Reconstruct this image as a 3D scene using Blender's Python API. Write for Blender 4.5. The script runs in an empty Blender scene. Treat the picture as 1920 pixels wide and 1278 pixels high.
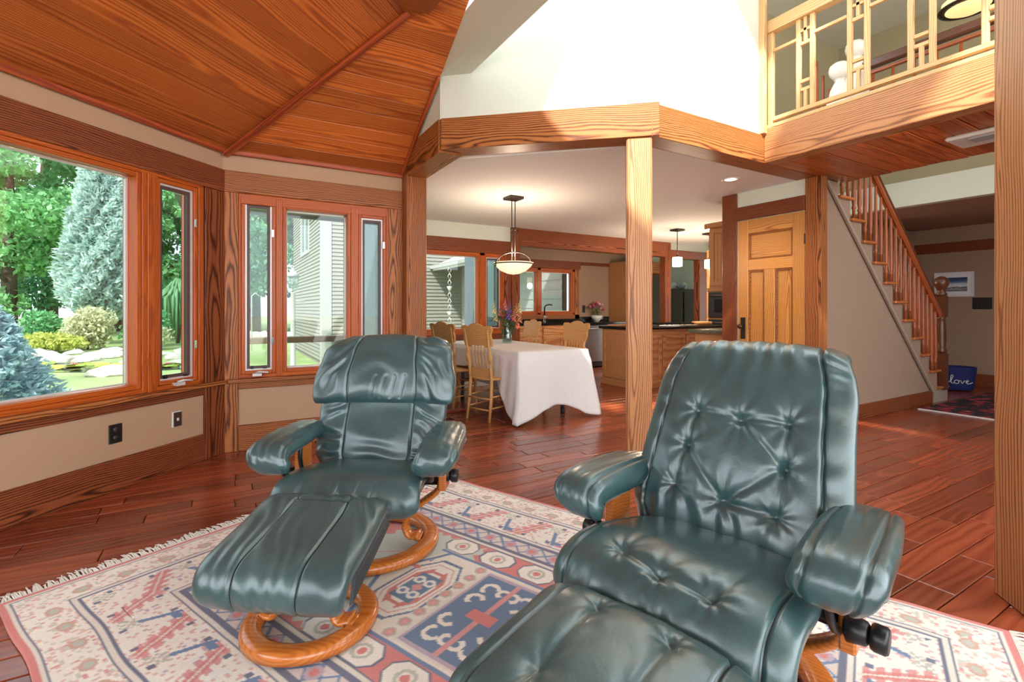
import bpy, bmesh, math, random
import numpy as np
from mathutils import Vector, Matrix, noise as mnoise

# ------------------------------------------------------------------ camera, sky, sun, exposure
scene = bpy.context.scene
COL = scene.collection
F_PX, CXP, HORIZON, CAM_H = 925.0, 960.0, 578.0, 1.2
YAW = math.radians(30.4)                       # view direction, clockwise from +Y
VIEW = Vector((math.sin(YAW), math.cos(YAW), 0)); RIGHT = Vector((math.cos(YAW), -math.sin(YAW), 0))
cam_data = bpy.data.cameras.new('camera')
cam_data.sensor_fit = 'HORIZONTAL'; cam_data.sensor_width = 36.0
cam_data.lens = 36.0 * F_PX / 1920.0
cam_data.shift_y = -(639.0 - HORIZON) / 1920.0
cam_data.clip_start = 0.05; cam_data.clip_end = 300
cam = bpy.data.objects.new('camera', cam_data); COL.objects.link(cam)
cam.location = (0, 0, CAM_H); cam.rotation_euler = (math.pi / 2, 0, -YAW)
scene.camera = cam

world = bpy.data.worlds.new('world'); scene.world = world; world.use_nodes = True
wbg = world.node_tree.nodes['Background']
wbg.inputs['Color'].default_value = (0.85, 0.935, 1.0, 1); wbg.inputs['Strength'].default_value = 4.2

SUN_AZ, SUN_EL = math.radians(48), math.radians(45)
SUN_DIR = Vector((math.cos(SUN_AZ) * math.cos(SUN_EL), math.sin(SUN_AZ) * math.cos(SUN_EL), -math.sin(SUN_EL)))
sl = bpy.data.lights.new('sun', 'SUN'); sl.energy = 11.0; sl.angle = math.radians(3.0); sl.color = (1.0, 0.95, 0.86)
so = bpy.data.objects.new('sun', sl); COL.objects.link(so)
so.location = (-6, -6, 12); so.rotation_euler = SUN_DIR.to_track_quat('-Z', 'Y').to_euler()

vs = scene.view_settings
scene.display_settings.display_device = 'sRGB'
vs.view_transform = 'Standard'; vs.look = 'None'; vs.gamma = 1.0; vs.use_curve_mapping = False
vs.exposure = 0.38
random.seed(7); rng = np.random.default_rng(7)
PI = math.pi

# ------------------------------------------------------------------ helpers
def view_pt(right, depth, zz=0.0):
    p = RIGHT * right + VIEW * depth
    return Vector((p.x, p.y, zz))

def new_mesh(name, verts, faces, smooth=False):
    me = bpy.data.meshes.new(name)
    me.from_pydata([tuple(v) for v in verts], [], [tuple(f) for f in faces]); me.update()
    if smooth:
        me.polygons.foreach_set('use_smooth', [True] * len(me.polygons))
    return me

def add(name, me, mat=None, parent=None, M=None, **props):
    o = bpy.data.objects.new(name, me); COL.objects.link(o)
    if mat is not None and me is not None:
        if not me.materials: me.materials.append(mat)
    if parent is not None: o.parent = parent
    if M is not None: o.matrix_basis = M
    for k, v in props.items(): o[k] = v
    return o

def thing(name, label, cat, loc=(0, 0, 0), rz=0.0, group=None):
    o = bpy.data.objects.new(name, None); COL.objects.link(o)
    o.empty_display_size = 0.1
    o.location = loc; o.rotation_euler = (0, 0, rz)
    o['label'] = label; o['category'] = cat
    if group: o['group'] = group
    return o

def struct(name, label, loc=(0, 0, 0)):
    o = bpy.data.objects.new(name, None); COL.objects.link(o); o.empty_display_size = 0.1
    o.location = loc; o['kind'] = 'structure'; o['label'] = label
    return o

def tag(o, label, cat, group=None):
    o['label'] = label; o['category'] = cat
    if group: o['group'] = group
    return o

def dup(root, loc, rz, label=None):
    r = root.copy(); COL.objects.link(r); r.location = loc; r.rotation_euler = (0, 0, rz)
    if label: r['label'] = label
    for ch in list(root.children):
        c = ch.copy(); COL.objects.link(c); c.parent = r
        for g in list(ch.children):
            d = g.copy(); COL.objects.link(d); d.parent = c
    return r

class MB:
    """collects simple solids into one mesh"""
    def __init__(s): s.v = []; s.f = []; s.sm = []
    def raw(s, vs, fs, smooth=False):
        b = len(s.v); s.v += [tuple(v) for v in vs]
        s.f += [tuple(i + b for i in f) for f in fs]; s.sm += [smooth] * len(fs); return s
    def box(s, lo, hi):
        x0, y0, z0 = lo; x1, y1, z1 = hi
        return s.raw([(x0,y0,z0),(x1,y0,z0),(x1,y1,z0),(x0,y1,z0),(x0,y0,z1),(x1,y0,z1),(x1,y1,z1),(x0,y1,z1)],
                     [(3,2,1,0),(4,5,6,7),(0,1,5,4),(1,2,6,5),(2,3,7,6),(3,0,4,7)])
    def prism(s, poly, z0, z1):
        n = len(poly)
        area = sum(poly[i][0]*poly[(i+1)%n][1]-poly[(i+1)%n][0]*poly[i][1] for i in range(n))
        if area < 0: poly = poly[::-1]
        return s.raw([(p[0],p[1],z0) for p in poly]+[(p[0],p[1],z1) for p in poly],
                     [tuple(range(n))[::-1], tuple(range(n,2*n))]+[(i,(i+1)%n,n+(i+1)%n,n+i) for i in range(n)])
    def lathe(s, prof, seg=16, axis='z', center=(0,0,0), caps=True):
        vs=[]; fs=[]; n=len(prof)
        for k in range(seg):
            a=2*PI*k/seg; c,sn=math.cos(a),math.sin(a)
            for r,z in prof:
                p=(r*c,r*sn,z) if axis=='z' else ((z,r*c,r*sn) if axis=='x' else (r*sn,z,r*c))
                vs.append((p[0]+center[0],p[1]+center[1],p[2]+center[2]))
        for k in range(seg):
            k2=(k+1)%seg
            for i in range(n-1):
                fs.append((k*n+i,k2*n+i,k2*n+i+1,k*n+i+1))
        if caps: fs.append(tuple(k*n for k in range(seg))[::-1]); fs.append(tuple(k*n+n-1 for k in range(seg)))
        else:
            for k in range(seg): fs.append((k*n+n-1,((k+1)%seg)*n+n-1,((k+1)%seg)*n,k*n))
        return s.raw(vs,fs,True)
    def tube(s, pts, rad, seg=8, flat=None):
        """tube along pts; rad scalar/list; flat=(wu,wv) gives an elliptic-rect section along fixed up"""
        P=[Vector(p) for p in pts]; n=len(P); rads=rad if isinstance(rad,(list,tuple)) else [rad]*n
        vs=[]; fs=[]; up=None
        for i,p in enumerate(P):
            t=(P[min(i+1,n-1)]-P[max(i-1,0)]).normalized()
            if up is None: up=Vector((0,0,1)) if abs(t.z)<.9 else Vector((1,0,0))
            u=(up-t*up.dot(t)); 
            u=u.normalized() if u.length>1e-6 else t.orthogonal().normalized()
            w=t.cross(u); up=u
            for k in range(seg):
                a=2*PI*k/seg; vs.append(p+(u*math.cos(a)+w*math.sin(a))*rads[i])
        for i in range(n-1):
            for k in range(seg):
                k2=(k+1)%seg; fs.append((i*seg+k,i*seg+k2,(i+1)*seg+k2,(i+1)*seg+k))
        fs.append(tuple(range(seg))[::-1]); fs.append(tuple((n-1)*seg+k for k in range(seg)))
        return s.raw(vs,fs,True)
    def ribbon(s, pts, width_dir, w, th):
        """flat strip following pts (in a plane), width along width_dir"""
        P=[Vector(p) for p in pts]; n=len(P); W=Vector(width_dir).normalized()*w/2; vs=[]; fs=[]
        for i,p in enumerate(P):
            t=(P[min(i+1,n-1)]-P[max(i-1,0)]).normalized(); nn=t.cross(Vector(width_dir)).normalized()*th/2
            c=.72
            vs+=[p-W*c-nn,p+W*c-nn,p+W-nn*.4,p+W+nn*.4,p+W*c+nn,p-W*c+nn,p-W+nn*.4,p-W-nn*.4]
        for i in range(n-1):
            for k in range(8): fs.append((i*8+k,i*8+(k+1)%8,(i+1)*8+(k+1)%8,(i+1)*8+k))
        fs.append(tuple(range(8))[::-1]); fs.append(tuple((n-1)*8+k for k in range(8)))
        return s.raw(vs,fs,True)
    def mesh(s, name):
        me=new_mesh(name,s.v,s.f); me.polygons.foreach_set('use_smooth',s.sm); return me
    def build(s, name, mat, parent=None, M=None, bevel=0, **props):
        me=s.mesh(name)
        if bevel:
            bm=bmesh.new(); bm.from_mesh(me)
            bmesh.ops.bevel(bm,geom=list(bm.edges),offset=bevel,segments=1,affect='EDGES',clamp_overlap=True); bm.to_mesh(me); bm.free()
        return add(name,me,mat,parent,M,**props)

def frame_M(p0, p1, up=(0,0,1)):
    p0=Vector(p0); x=(Vector(p1)-p0).normalized(); upv=Vector(up)
    if abs(x.dot(upv))>.99: upv=Vector((0,1,0)) if abs(x.y)<.9 else Vector((1,0,0))
    y=upv.cross(x).normalized(); z=x.cross(y)
    return Matrix(((x.x,y.x,z.x,p0.x),(x.y,y.y,z.y,p0.y),(x.z,y.z,z.z,p0.z),(0,0,0,1)))

def beam(name, p0, p1, w, h, mat, parent=None, up=(0,0,1), bevel=.004, **props):
    """board from p0 to p1 (centre line), local X is its grain; w along side, h along up"""
    L=(Vector(p1)-Vector(p0)).length
    m=MB().box((0,-w/2,-h/2),(L,w/2,h/2))
    return m.build(name,mat,parent,frame_M(p0,p1,up),bevel=min(bevel,w/4,h/4),**props)

def bbox(name, lo, hi, mat, parent=None, bevel=.004, rot=None, **props):
    """axis-aligned board whose grain runs along its longest side"""
    d=[hi[i]-lo[i] for i in range(3)]; c=[(hi[i]+lo[i])/2 for i in range(3)]; k=d.index(max(d))
    p0=list(c); p1=list(c); p0[k]=lo[k]; p1[k]=hi[k]
    if k==0: return beam(name,p0,p1,d[1],d[2],mat,parent,(0,0,1),bevel,**props)
    if k==1: return beam(name,p0,p1,d[0],d[2],mat,parent,(0,0,1),bevel,**props)
    return beam(name,p0,p1,d[0],d[1],mat,parent,(0,1,0),bevel,**props)

# ------------------------------------------------------------------ materials
def nodes_of(name):
    m=bpy.data.materials.new(name); m.use_nodes=True; nt=m.node_tree
    return m,nt,nt.nodes['Principled BSDF']
def N(nt,typ,**kw):
    n=nt.nodes.new(typ)
    for k,v in kw.items():
        if k.startswith('i_'): 
            key=k[2:]; key=int(key) if key.isdigit() else key.replace('_',' ')
            n.inputs[key].default_value=v
        else: setattr(n,k,v)
    return n
def srgb(r,g,b): 
    f=lambda c: (c/255/12.92 if c/255<=.04045 else ((c/255+.055)/1.055)**2.4)
    return (f(r),f(g),f(b),1)
def ramp(nt,stops):
    n=nt.nodes.new('ShaderNodeValToRGB'); e=n.color_ramp.elements
    while len(e)>1: e.remove(e[0])
    e[0].position=stops[0][0]; e[0].color=stops[0][1]
    for p,c in stops[1:]:
        x=e.new(p); x.color=c
    return n

def plain(name,col,rough=.5,metal=0,noise=0,nscale=30,bump=0,emit=None,estr=0,alpha=None,trans=0,sheen=0,coat=0):
    m,nt,b=nodes_of(name); b.inputs['Base Color'].default_value=col; b.inputs['Roughness'].default_value=rough
    b.inputs['Metallic'].default_value=metal; b.inputs['Transmission Weight'].default_value=trans
    b.inputs['Coat Weight'].default_value=coat
    if emit: b.inputs['Emission Color'].default_value=emit; b.inputs['Emission Strength'].default_value=estr
    tc=N(nt,'ShaderNodeTexCoord'); nz=N(nt,'ShaderNodeTexNoise',i_Scale=nscale,i_Detail=4.0)
    nt.links.new(tc.outputs['Object'],nz.inputs['Vector'])
    if noise:
        d=tuple(c*(1-noise) for c in col[:3])+(1,); l=tuple(min(1,c*(1+noise)) for c in col[:3])+(1,)
        r=ramp(nt,[(.3,d),(.7,l)]); nt.links.new(nz.outputs['Fac'],r.inputs['Fac']); nt.links.new(r.outputs['Color'],b.inputs['Base Color'])
    if bump:
        bp=N(nt,'ShaderNodeBump',i_Strength=bump,i_Distance=.01); nt.links.new(nz.outputs['Fac'],bp.inputs['Height']); nt.links.new(bp.outputs['Normal'],b.inputs['Normal'])
    return m

def wood(name,light,mid,dark,rough=.35,rings=13,figure=1.0,streak=.5,vary=.25,coat=0.0,xs=.07,dist=2.2,spec=.5):
    """flat-sawn timber, grain along object X; each object is cut from its own place in the log"""
    m,nt,b=nodes_of(name); L=nt.links.new
    tc=N(nt,'ShaderNodeTexCoord'); oi=N(nt,'ShaderNodeObjectInfo')
    sc=N(nt,'ShaderNodeVectorMath',operation='SCALE'); sc.inputs[0].default_value=(17.0,.23,.31)
    wn=N(nt,'ShaderNodeTexWhiteNoise',noise_dimensions='1D'); L(oi.outputs['Random'],wn.inputs['W'])
    mul=N(nt,'ShaderNodeVectorMath',operation='MULTIPLY'); L(wn.outputs['Color'],mul.inputs[0]); mul.inputs[1].default_value=(30.0,.12,.10)
    ad=N(nt,'ShaderNodeVectorMath',operation='ADD'); L(tc.outputs['Object'],ad.inputs[0]); L(mul.outputs[0],ad.inputs[1])
    # slow warp along the length makes cathedral figure
    mp0=N(nt,'ShaderNodeMapping'); mp0.inputs['Scale'].default_value=(1.1,3.0,3.0); L(ad.outputs[0],mp0.inputs['Vector'])
    n0=N(nt,'ShaderNodeTexNoise',i_Scale=1.0,i_Detail=1.5); L(mp0.outputs[0],n0.inputs['Vector'])
    sub=N(nt,'ShaderNodeVectorMath',operation='SUBTRACT'); L(n0.outputs['Color'],sub.inputs[0]); sub.inputs[1].default_value=(.5,.5,.5)
    wsc=N(nt,'ShaderNodeVectorMath',operation='MULTIPLY'); L(sub.outputs[0],wsc.inputs[0]); wsc.inputs[1].default_value=(0,.10*figure,.10*figure)
    ad2=N(nt,'ShaderNodeVectorMath',operation='ADD'); L(ad.outputs[0],ad2.inputs[0]); L(wsc.outputs[0],ad2.inputs[1])
    mp=N(nt,'ShaderNodeMapping'); mp.inputs['Scale'].default_value=(xs,1,1); mp.inputs['Location'].default_value=(0,-.05,.04); L(ad2.outputs[0],mp.inputs['Vector'])
    wv=N(nt,'ShaderNodeTexWave',wave_type='RINGS',rings_direction='X',i_Scale=rings,i_Distortion=dist); wv.inputs['Detail'].default_value=3.0; wv.inputs['Detail Scale'].default_value=2.5
    L(mp.outputs[0],wv.inputs['Vector'])
    mp2=N(nt,'ShaderNodeMapping'); mp2.inputs['Scale'].default_value=(6,170,170); L(ad.outputs[0],mp2.inputs['Vector'])
    n2=N(nt,'ShaderNodeTexNoise',i_Scale=1.0,i_Detail=3.0); L(mp2.outputs[0],n2.inputs['Vector'])
    mx=N(nt,'ShaderNodeMix',data_type='FLOAT',i_0=streak*.5); L(wv.outputs['Fac'],mx.inputs[2]); L(n2.outputs['Fac'],mx.inputs[3])
    r=ramp(nt,[(.10,dark),(.36,mid),(.75,light)]); L(mx.outputs[0],r.inputs['Fac'])
    hs=N(nt,'ShaderNodeHueSaturation'); L(r.outputs['Color'],hs.inputs['Color'])
    mr=N(nt,'ShaderNodeMapRange'); mr.inputs['To Min'].default_value=1-vary; mr.inputs['To Max'].default_value=1+vary; L(oi.outputs['Random'],mr.inputs['Value']); L(mr.outputs[0],hs.inputs['Value'])
    L(hs.outputs['Color'],b.inputs['Base Color'])
    b.inputs['Roughness'].default_value=rough; b.inputs['Coat Weight'].default_value=coat; b.inputs['Coat Roughness'].default_value=.15
    b.inputs['Specular IOR Level'].default_value=spec
    bp=N(nt,'ShaderNodeBump',i_Strength=.12,i_Distance=.004); L(n2.outputs['Fac'],bp.inputs['Height']); L(bp.outputs['Normal'],b.inputs['Normal'])
    return m

M={}
M['oak']=wood('oak_trim',srgb(172,106,58),srgb(152,86,44),srgb(78,40,20),rough=.42,rings=24,streak=.5,vary=.06,spec=.25)
M['oak_dark']=wood('oak_trim_dark',srgb(140,76,42),srgb(120,58,32),srgb(54,24,14),rough=.42,rings=24,streak=.5,vary=.06,spec=.25)
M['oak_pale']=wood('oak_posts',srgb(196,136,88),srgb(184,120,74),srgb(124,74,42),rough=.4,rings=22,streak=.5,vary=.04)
M['fir']=wood('window_fir',srgb(188,92,30),srgb(172,78,23),srgb(142,58,16),rough=.38,rings=22,streak=.9,vary=.06,coat=.08,spec=.3)
M['cedar']=wood('cedar_boards',srgb(202,112,50),srgb(180,90,38),srgb(136,62,28),rough=.38,rings=26,streak=.8,vary=.34,figure=.5,xs=.03)
M['cedar_trim']=wood('cedar_trim',srgb(178,82,40),srgb(160,66,32),srgb(130,50,24),rough=.4,rings=9,streak=.6,vary=.05)
M['floor']=wood('floor_planks',srgb(150,74,46),srgb(138,64,39),srgb(116,50,31),rough=.24,rings=9,streak=1.0,vary=.36,figure=1.6,xs=.10,dist=1.6,coat=.25)
M['cab']=wood('cabinet_fir',srgb(206,150,98),srgb(192,132,82),srgb(166,106,64),rough=.35,rings=24,streak=.6,vary=.05,figure=.4)
M['door']=wood('door_fir',srgb(214,150,74),srgb(200,130,60),srgb(160,96,42),rough=.35,rings=24,streak=.5,vary=.1)
M['chairwood']=wood('oak_chairs',srgb(222,170,104),srgb(206,148,84),srgb(170,112,58),rough=.35,rings=24,streak=.5,vary=.06)
M['beech']=wood('teak_stained_beech',srgb(204,118,50),srgb(196,110,44),srgb(182,98,38),rough=.22,rings=24,streak=.6,vary=.03,coat=.5)
M['tread']=wood('stair_tread',srgb(206,120,62),srgb(186,100,48),srgb(150,74,34),rough=.3,rings=24,vary=.08)
M['balus']=wood('baluster_wood',srgb(180,96,50),srgb(160,78,40),srgb(120,54,28),rough=.35,rings=24,vary=.12)
M['newel']=wood('newel_wood',srgb(110,62,40),srgb(92,48,30),srgb(56,28,18),rough=.3,rings=24,vary=.05)
M['railing']=wood('balcony_oak',srgb(222,182,130),srgb(212,168,114),srgb(186,140,90),rough=.4,rings=24,vary=.06)
M['tan']=plain('tan_wall_paint',srgb(184,148,118),.8,noise=.02,nscale=3)
M['tan2']=plain('taupe_wall_paint',srgb(156,128,108),.8,noise=.02,nscale=3)
M['khaki']=plain('khaki_wall_paint',srgb(160,148,118),.8,noise=.02,nscale=3)
M['white']=plain('soft_white_paint',srgb(212,214,202),.8,noise=.01,nscale=3)
M['ceilw']=plain('ceiling_white',srgb(228,224,224),.85,noise=.01,nscale=3)
M['greyw']=plain('grey_wall_paint',srgb(168,166,158),.8,noise=.02,nscale=3)
M['trimgrey']=plain('taupe_skirt_paint',srgb(160,140,124),.6,noise=.02)
M['black']=plain('black_plastic',srgb(24,24,26),.35)
M['iron']=plain('dark_bronze',srgb(58,52,48),.4,metal=.7)
M['steel']=plain('stainless',srgb(190,190,192),.28,metal=1.0,noise=.04,nscale=80)
M['chrome']=plain('chrome',srgb(210,210,212),.12,metal=1.0)
M['vinyl']=plain('white_vinyl',srgb(225,222,218),.4)
M['brownclad']=plain('brown_screen_frame',srgb(88,62,58),.5)
M['metalsill']=plain('pale_metal_sash',srgb(214,206,204),.35,metal=.2)
M['granite']=plain('black_granite',srgb(30,30,30),.12,noise=.6,nscale=140)
M['granite2']=plain('green_granite',srgb(96,98,84),.15,noise=.5,nscale=120)
M['cloth']=plain('white_linen',srgb(232,228,226),.9,noise=.03,nscale=60,bump=.15)
M['brass']=plain('antique_brass',srgb(140,110,70),.35,metal=.9)

def leather_mat():
    m,nt,b=nodes_of('green_leather'); L=nt.links.new
    tc=N(nt,'ShaderNodeTexCoord')
    n1=N(nt,'ShaderNodeTexNoise',i_Scale=5.0,i_Detail=5.0); L(tc.outputs['Object'],n1.inputs['Vector'])
    r=ramp(nt,[(.3,srgb(42,70,73)),(.7,srgb(58,89,90))]); L(n1.outputs['Fac'],r.inputs['Fac']); L(r.outputs['Color'],b.inputs['Base Color'])
    vo=N(nt,'ShaderNodeTexVoronoi',i_Scale=420.0); L(tc.outputs['Object'],vo.inputs['Vector'])
    n2=N(nt,'ShaderNodeTexNoise',i_Scale=28.0,i_Detail=4.0,i_Distortion=.6); L(tc.outputs['Object'],n2.inputs['Vector'])
    b1=N(nt,'ShaderNodeBump',i_Strength=.10,i_Distance=.003); L(vo.outputs['Distance'],b1.inputs['Height'])
    b2=N(nt,'ShaderNodeBump',i_Strength=.16,i_Distance=.01); L(n2.outputs['Fac'],b2.inputs['Height']); L(b1.outputs['Normal'],b2.inputs['Normal'])
    L(b2.outputs['Normal'],b.inputs['Normal'])
    b.inputs['Roughness'].default_value=.34; b.inputs['Specular IOR Level'].default_value=.7; b.inputs['Coat Weight'].default_value=.8; b.inputs['Coat Roughness'].default_value=.24
    return m
M['leather']=leather_mat()
M['thread']=plain('dark_green_seam',srgb(22,36,38),.6)

def glass_mat(name,refl=.06,tint=(1,1,1,1)):
    m=bpy.data.materials.new(name); m.use_nodes=True; nt=m.node_tree; nt.nodes.clear(); L=nt.links.new
    out=N(nt,'ShaderNodeOutputMaterial'); tr=N(nt,'ShaderNodeBsdfTransparent'); tr.inputs['Color'].default_value=tint
    gl=N(nt,'ShaderNodeBsdfGlossy'); gl.inputs['Roughness'].default_value=.02
    mx=N(nt,'ShaderNodeMixShader'); mx.inputs[0].default_value=refl
    L(tr.outputs[0],mx.inputs[1]); L(gl.outputs[0],mx.inputs[2]); L(mx.outputs[0],out.inputs[0]); return m
M['glass']=glass_mat('window_glass',.04,(.60,.62,.62,1))
M['screen']=glass_mat('insect_screen',.02,(.86,.90,.88,1))
M['vaseglass']=glass_mat('vase_glass',.16,(.80,.90,.85,1))

def emat(name,col,strength): return plain(name,col,.4,emit=col,estr=strength)
# ------------------------------------------------------------------ the setting: floor
R2=math.sqrt(.5); CY=4.759
aV=Vector((R2,R2,0)); nA=Vector((R2,-R2,0))
def A(s,off=0,z=0): 
    p=Vector((0,CY,0))-aV*s+nA*off; return Vector((p.x,p.y,z))
def A2(s,off=0): p=A(s,off); return (p.x,p.y)

def clip(poly,nx,ny,c):
    """keep nx*x+ny*y<=c"""
    out=[]
    for i in range(len(poly)):
        p,q=poly[i],poly[(i+1)%len(poly)]; dp=nx*p[0]+ny*p[1]-c; dq=nx*q[0]+ny*q[1]-c
        if dp<=0: out.append(p)
        if dp*dq<0:
            t=dp/(dp-dq); out.append((p[0]+(q[0]-p[0])*t,p[1]+(q[1]-p[1])*t))
    return out

slab=MB().prism([A2(3.3,-.1),A2(0,-.1),(0,4.86),(1.45,4.86),(1.45,7.0),(4.0,7.0),(4.0,8.6),(11.5,8.6),(11.5,-2.5),(6,-5),(-2,-5)],-.2,-.022)
floor=slab.build('floor',plain('subfloor_dark',srgb(60,28,20),.5),None); floor['kind']='structure'; floor['label']='dark red wide plank hardwood floor'
planks=[]; PW=.136; rr=random.Random(3); y=-1.2
while y<8.4:
    x=-2.2-rr.random()*1.2
    while x<11:
        L=rr.choice([.45,.6,.8,1.05])
        poly=[(x+.002,y+.002),(x+L-.002,y+.002),(x+L-.002,y+PW-.002),(x+.002,y+PW-.002)]
        poly=clip(poly,-R2,R2,CY*R2-.005)          # wall A
        if len(poly)>2 and x<1.6: poly=clip(poly,0,1,4.755)
        if len(poly)>2:
            cx=sum(p[0] for p in poly)/len(poly); cy=sum(p[1] for p in poly)/len(poly)
            dep=cx*VIEW.x+cy*VIEW.y; lat=cx*RIGHT.x+cy*RIGHT.y
            ok=dep>.4 and abs(lat)<dep*1.08+.6 and not(cx<1.5 and cy>CY) and not (cx<4.0 and cy>6.8)
            ok=ok and not (cx>5.1 and cy>2.75 and cy<3.72 and cx<8) and not(cx>10.2)
            hidden=(abs(cy-1.9)<.35 and cx<.9 and cx>.2)
            if ok: planks.append((dep,poly))
        x+=L
    y+=PW
planks.sort(key=lambda t:t[0])
def plank_mesh(poly):
    x0=min(p[0] for p in poly); y0=min(p[1] for p in poly); ch=.004
    cx=sum(p[0] for p in poly)/len(poly); cy=sum(p[1] for p in poly)/len(poly); n=len(poly)
    area=sum(poly[i][0]*poly[(i+1)%n][1]-poly[(i+1)%n][0]*poly[i][1] for i in range(n))
    if area<0: poly=poly[::-1]
    dz=rr.uniform(-.0012,.0)
    def ins(p):
        dx=cx-p[0]; dy=cy-p[1]
        return (p[0]+math.copysign(min(ch,abs(dx)),dx)-x0,p[1]+math.copysign(min(ch,abs(dy)),dy)-y0)
    vs=[(p[0]-x0,p[1]-y0,-.022) for p in poly]+[(p[0]-x0,p[1]-y0,-.0025+dz) for p in poly]+[(*ins(p),dz) for p in poly]
    fs=[tuple(range(2*n,3*n))]+[(i,(i+1)%n,n+(i+1)%n,n+i) for i in range(n)]+[(n+i,n+(i+1)%n,2*n+(i+1)%n,2*n+i) for i in range(n)]
    return vs,fs,(x0,y0)
rest=MB()
for k,(dep,poly) in enumerate(planks):
    vs,fs,(x0,y0)=plank_mesh(poly)
    if k<295: add('plank',new_mesh('plank',vs,fs),M['floor'],floor,Matrix.Translation((x0,y0,0)))
    else: rest.raw([(v[0]+x0,v[1]+y0,v[2]) for v in vs],fs)
rp=rest.build('far_planks',None,floor); rp['kind']='stuff'
def far_floor():
    m=M['floor'].copy(); m.name='floor_planks_far'; nt=m.node_tree
    oi=[n for n in nt.nodes if n.type=='OBJECT_INFO'][0]
    # plank-by-plank colour from a brick lattice of the same board size
    g=N(nt,'ShaderNodeNewGeometry')
    for l in list(nt.links):
        if l.from_node==oi: 
            nt.links.new(g.outputs['Random Per Island'],l.to_socket)
    return m
rp.data.materials.append(far_floor())

# ------------------------------------------------------------------ window walls
w=MB()
def quadA(s0,s1,z0,z1,o0=-.16,o1=0): w.prism([A2(s0,o0),A2(s1,o0),A2(s1,o1),A2(s0,o1)],z0,z1)
quadA(3.3,-.07,0,.6); quadA(3.3,-.07,2.165,2.62); quadA(.2,-.07,.6,2.165); quadA(3.3,2.75,.6,2.165)
wall_left=w.build('wall_left',M['tan']); wall_left['kind']='structure'; wall_left['label']='tan painted wall below and above the big picture window'
w=MB(); T0,T1=CY,CY+.16
w.box((-.02,T0,0),(1.53,T1,.6)); w.box((-.02,T0,2.17),(1.53,T1,2.62)); w.box((-.02,T0,.6),(.1,T1,2.17)); w.box((1.4,T0,.6),(1.53,T1,2.17))
wall_back=w.build('wall_back',M['tan']); wall_back['kind']='structure'; wall_back['label']='tan painted wall around the narrow triple window'

def trim(n,label): 
    return struct('trim_%d'%n,label)
t=trim(1,'dark oak casing boards around the picture window wall')
beam('header',A(3.3,.015,2.2575),A(.0,.015,2.2575),.03,.185,M['oak_dark'],t)
beam('corner_board',A(.095,.0125,0),A(.095,.0125,2.165),.19,.025,M['oak_dark'],t,up=nA)
beam('apron',A(3.3,.01,.548),A(.19,.01,.548),.02,.065,M['oak_dark'],t)
beam('stool',A(3.3,.03,.595),A(.03,.03,.595),.09,.03,M['oak'],t)
t=trim(2,'oak casing boards around the triple window wall')
bbox('header',(0.012,CY-.03,2.172),(1.53,CY,2.35),M['oak'],t)
bbox('stile',(0.012,CY-.025,.0),(.115,CY,2.172),M['oak'],t)
bbox('stile',(1.385,CY-.025,.0),(1.53,CY,2.172),M['oak'],t)
bbox('apron',(.115,CY-.02,.52),(1.385,CY,.58),M['oak'],t)
bbox('stool',(.035,CY-.075,.58),(1.53,CY,.612),M['oak'],t)
bbox('bottom_rail',(.115,CY-.022,0),(1.385,CY,.215),M['oak'],t)
b=struct('baseboard_left','wide dark oak baseboard under the picture window')
beam('board',A(3.3,.0125,.103),A(.19,.0125,.103),.025,.206,M['oak_dark'],b)

w=MB(); w.box((-2.56,-2.6,0),(-2.4,2.5,.6)); w.box((-2.56,-2.6,2.2),(-2.4,2.5,3.5)); w.box((-2.56,2.0,.6),(-2.4,2.5,2.2)); w.box((-2.56,-2.6,.6),(-2.4,-2.2,2.2)); w.box((-2.56,-.15,.6),(-2.4,.15,2.2))  # unseen wall, put in to hold light off the left side
w.build('wall_rear_left',M['tan'])['kind']='structure'; bpy.data.objects['wall_rear_left']['label']='unseen tan side wall with window openings, added to dim the left side'
# windows -----------------------------------------------------------
def WM(x,y,rz): return Matrix.Translation((x,y,0))@Matrix.Rotation(rz,4,'Z')
def fixed_pane(win,x0,x1,z0,z1,d=.075):
    """fir sash around one fixed pane; glass rectangle is x0..x1"""
    q=.032
    for (a,b_) in ((x0-q,x0),(x1,x1+q)): bbox('sash_stile',(a,-.012,z0-q),(b_,d,z1+q),M['fir'],win)
    for (a,b_) in ((z0-q,z0),(z1,z1+q)): bbox('sash_rail',(x0,-.012,a),(x1,d,b_),M['fir'],win)
    g=.012
    gl=MB()
    gl.box((x0,d,z0),(x0+g,d+.02,z1)); gl.box((x1-g,d,z0),(x1,d+.02,z1)); gl.box((x0,d,z1-g),(x1,d+.02,z1)); gl.box((x0,d,z0),(x1,d+.02,z0+g))
    gl.build('glazing_bead',M['black'] if False else M['metalsill'],win)
    MB().box((x0,d+.004,z0),(x1,d+.01,z1)).build('pane',M['glass'],win)
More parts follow.
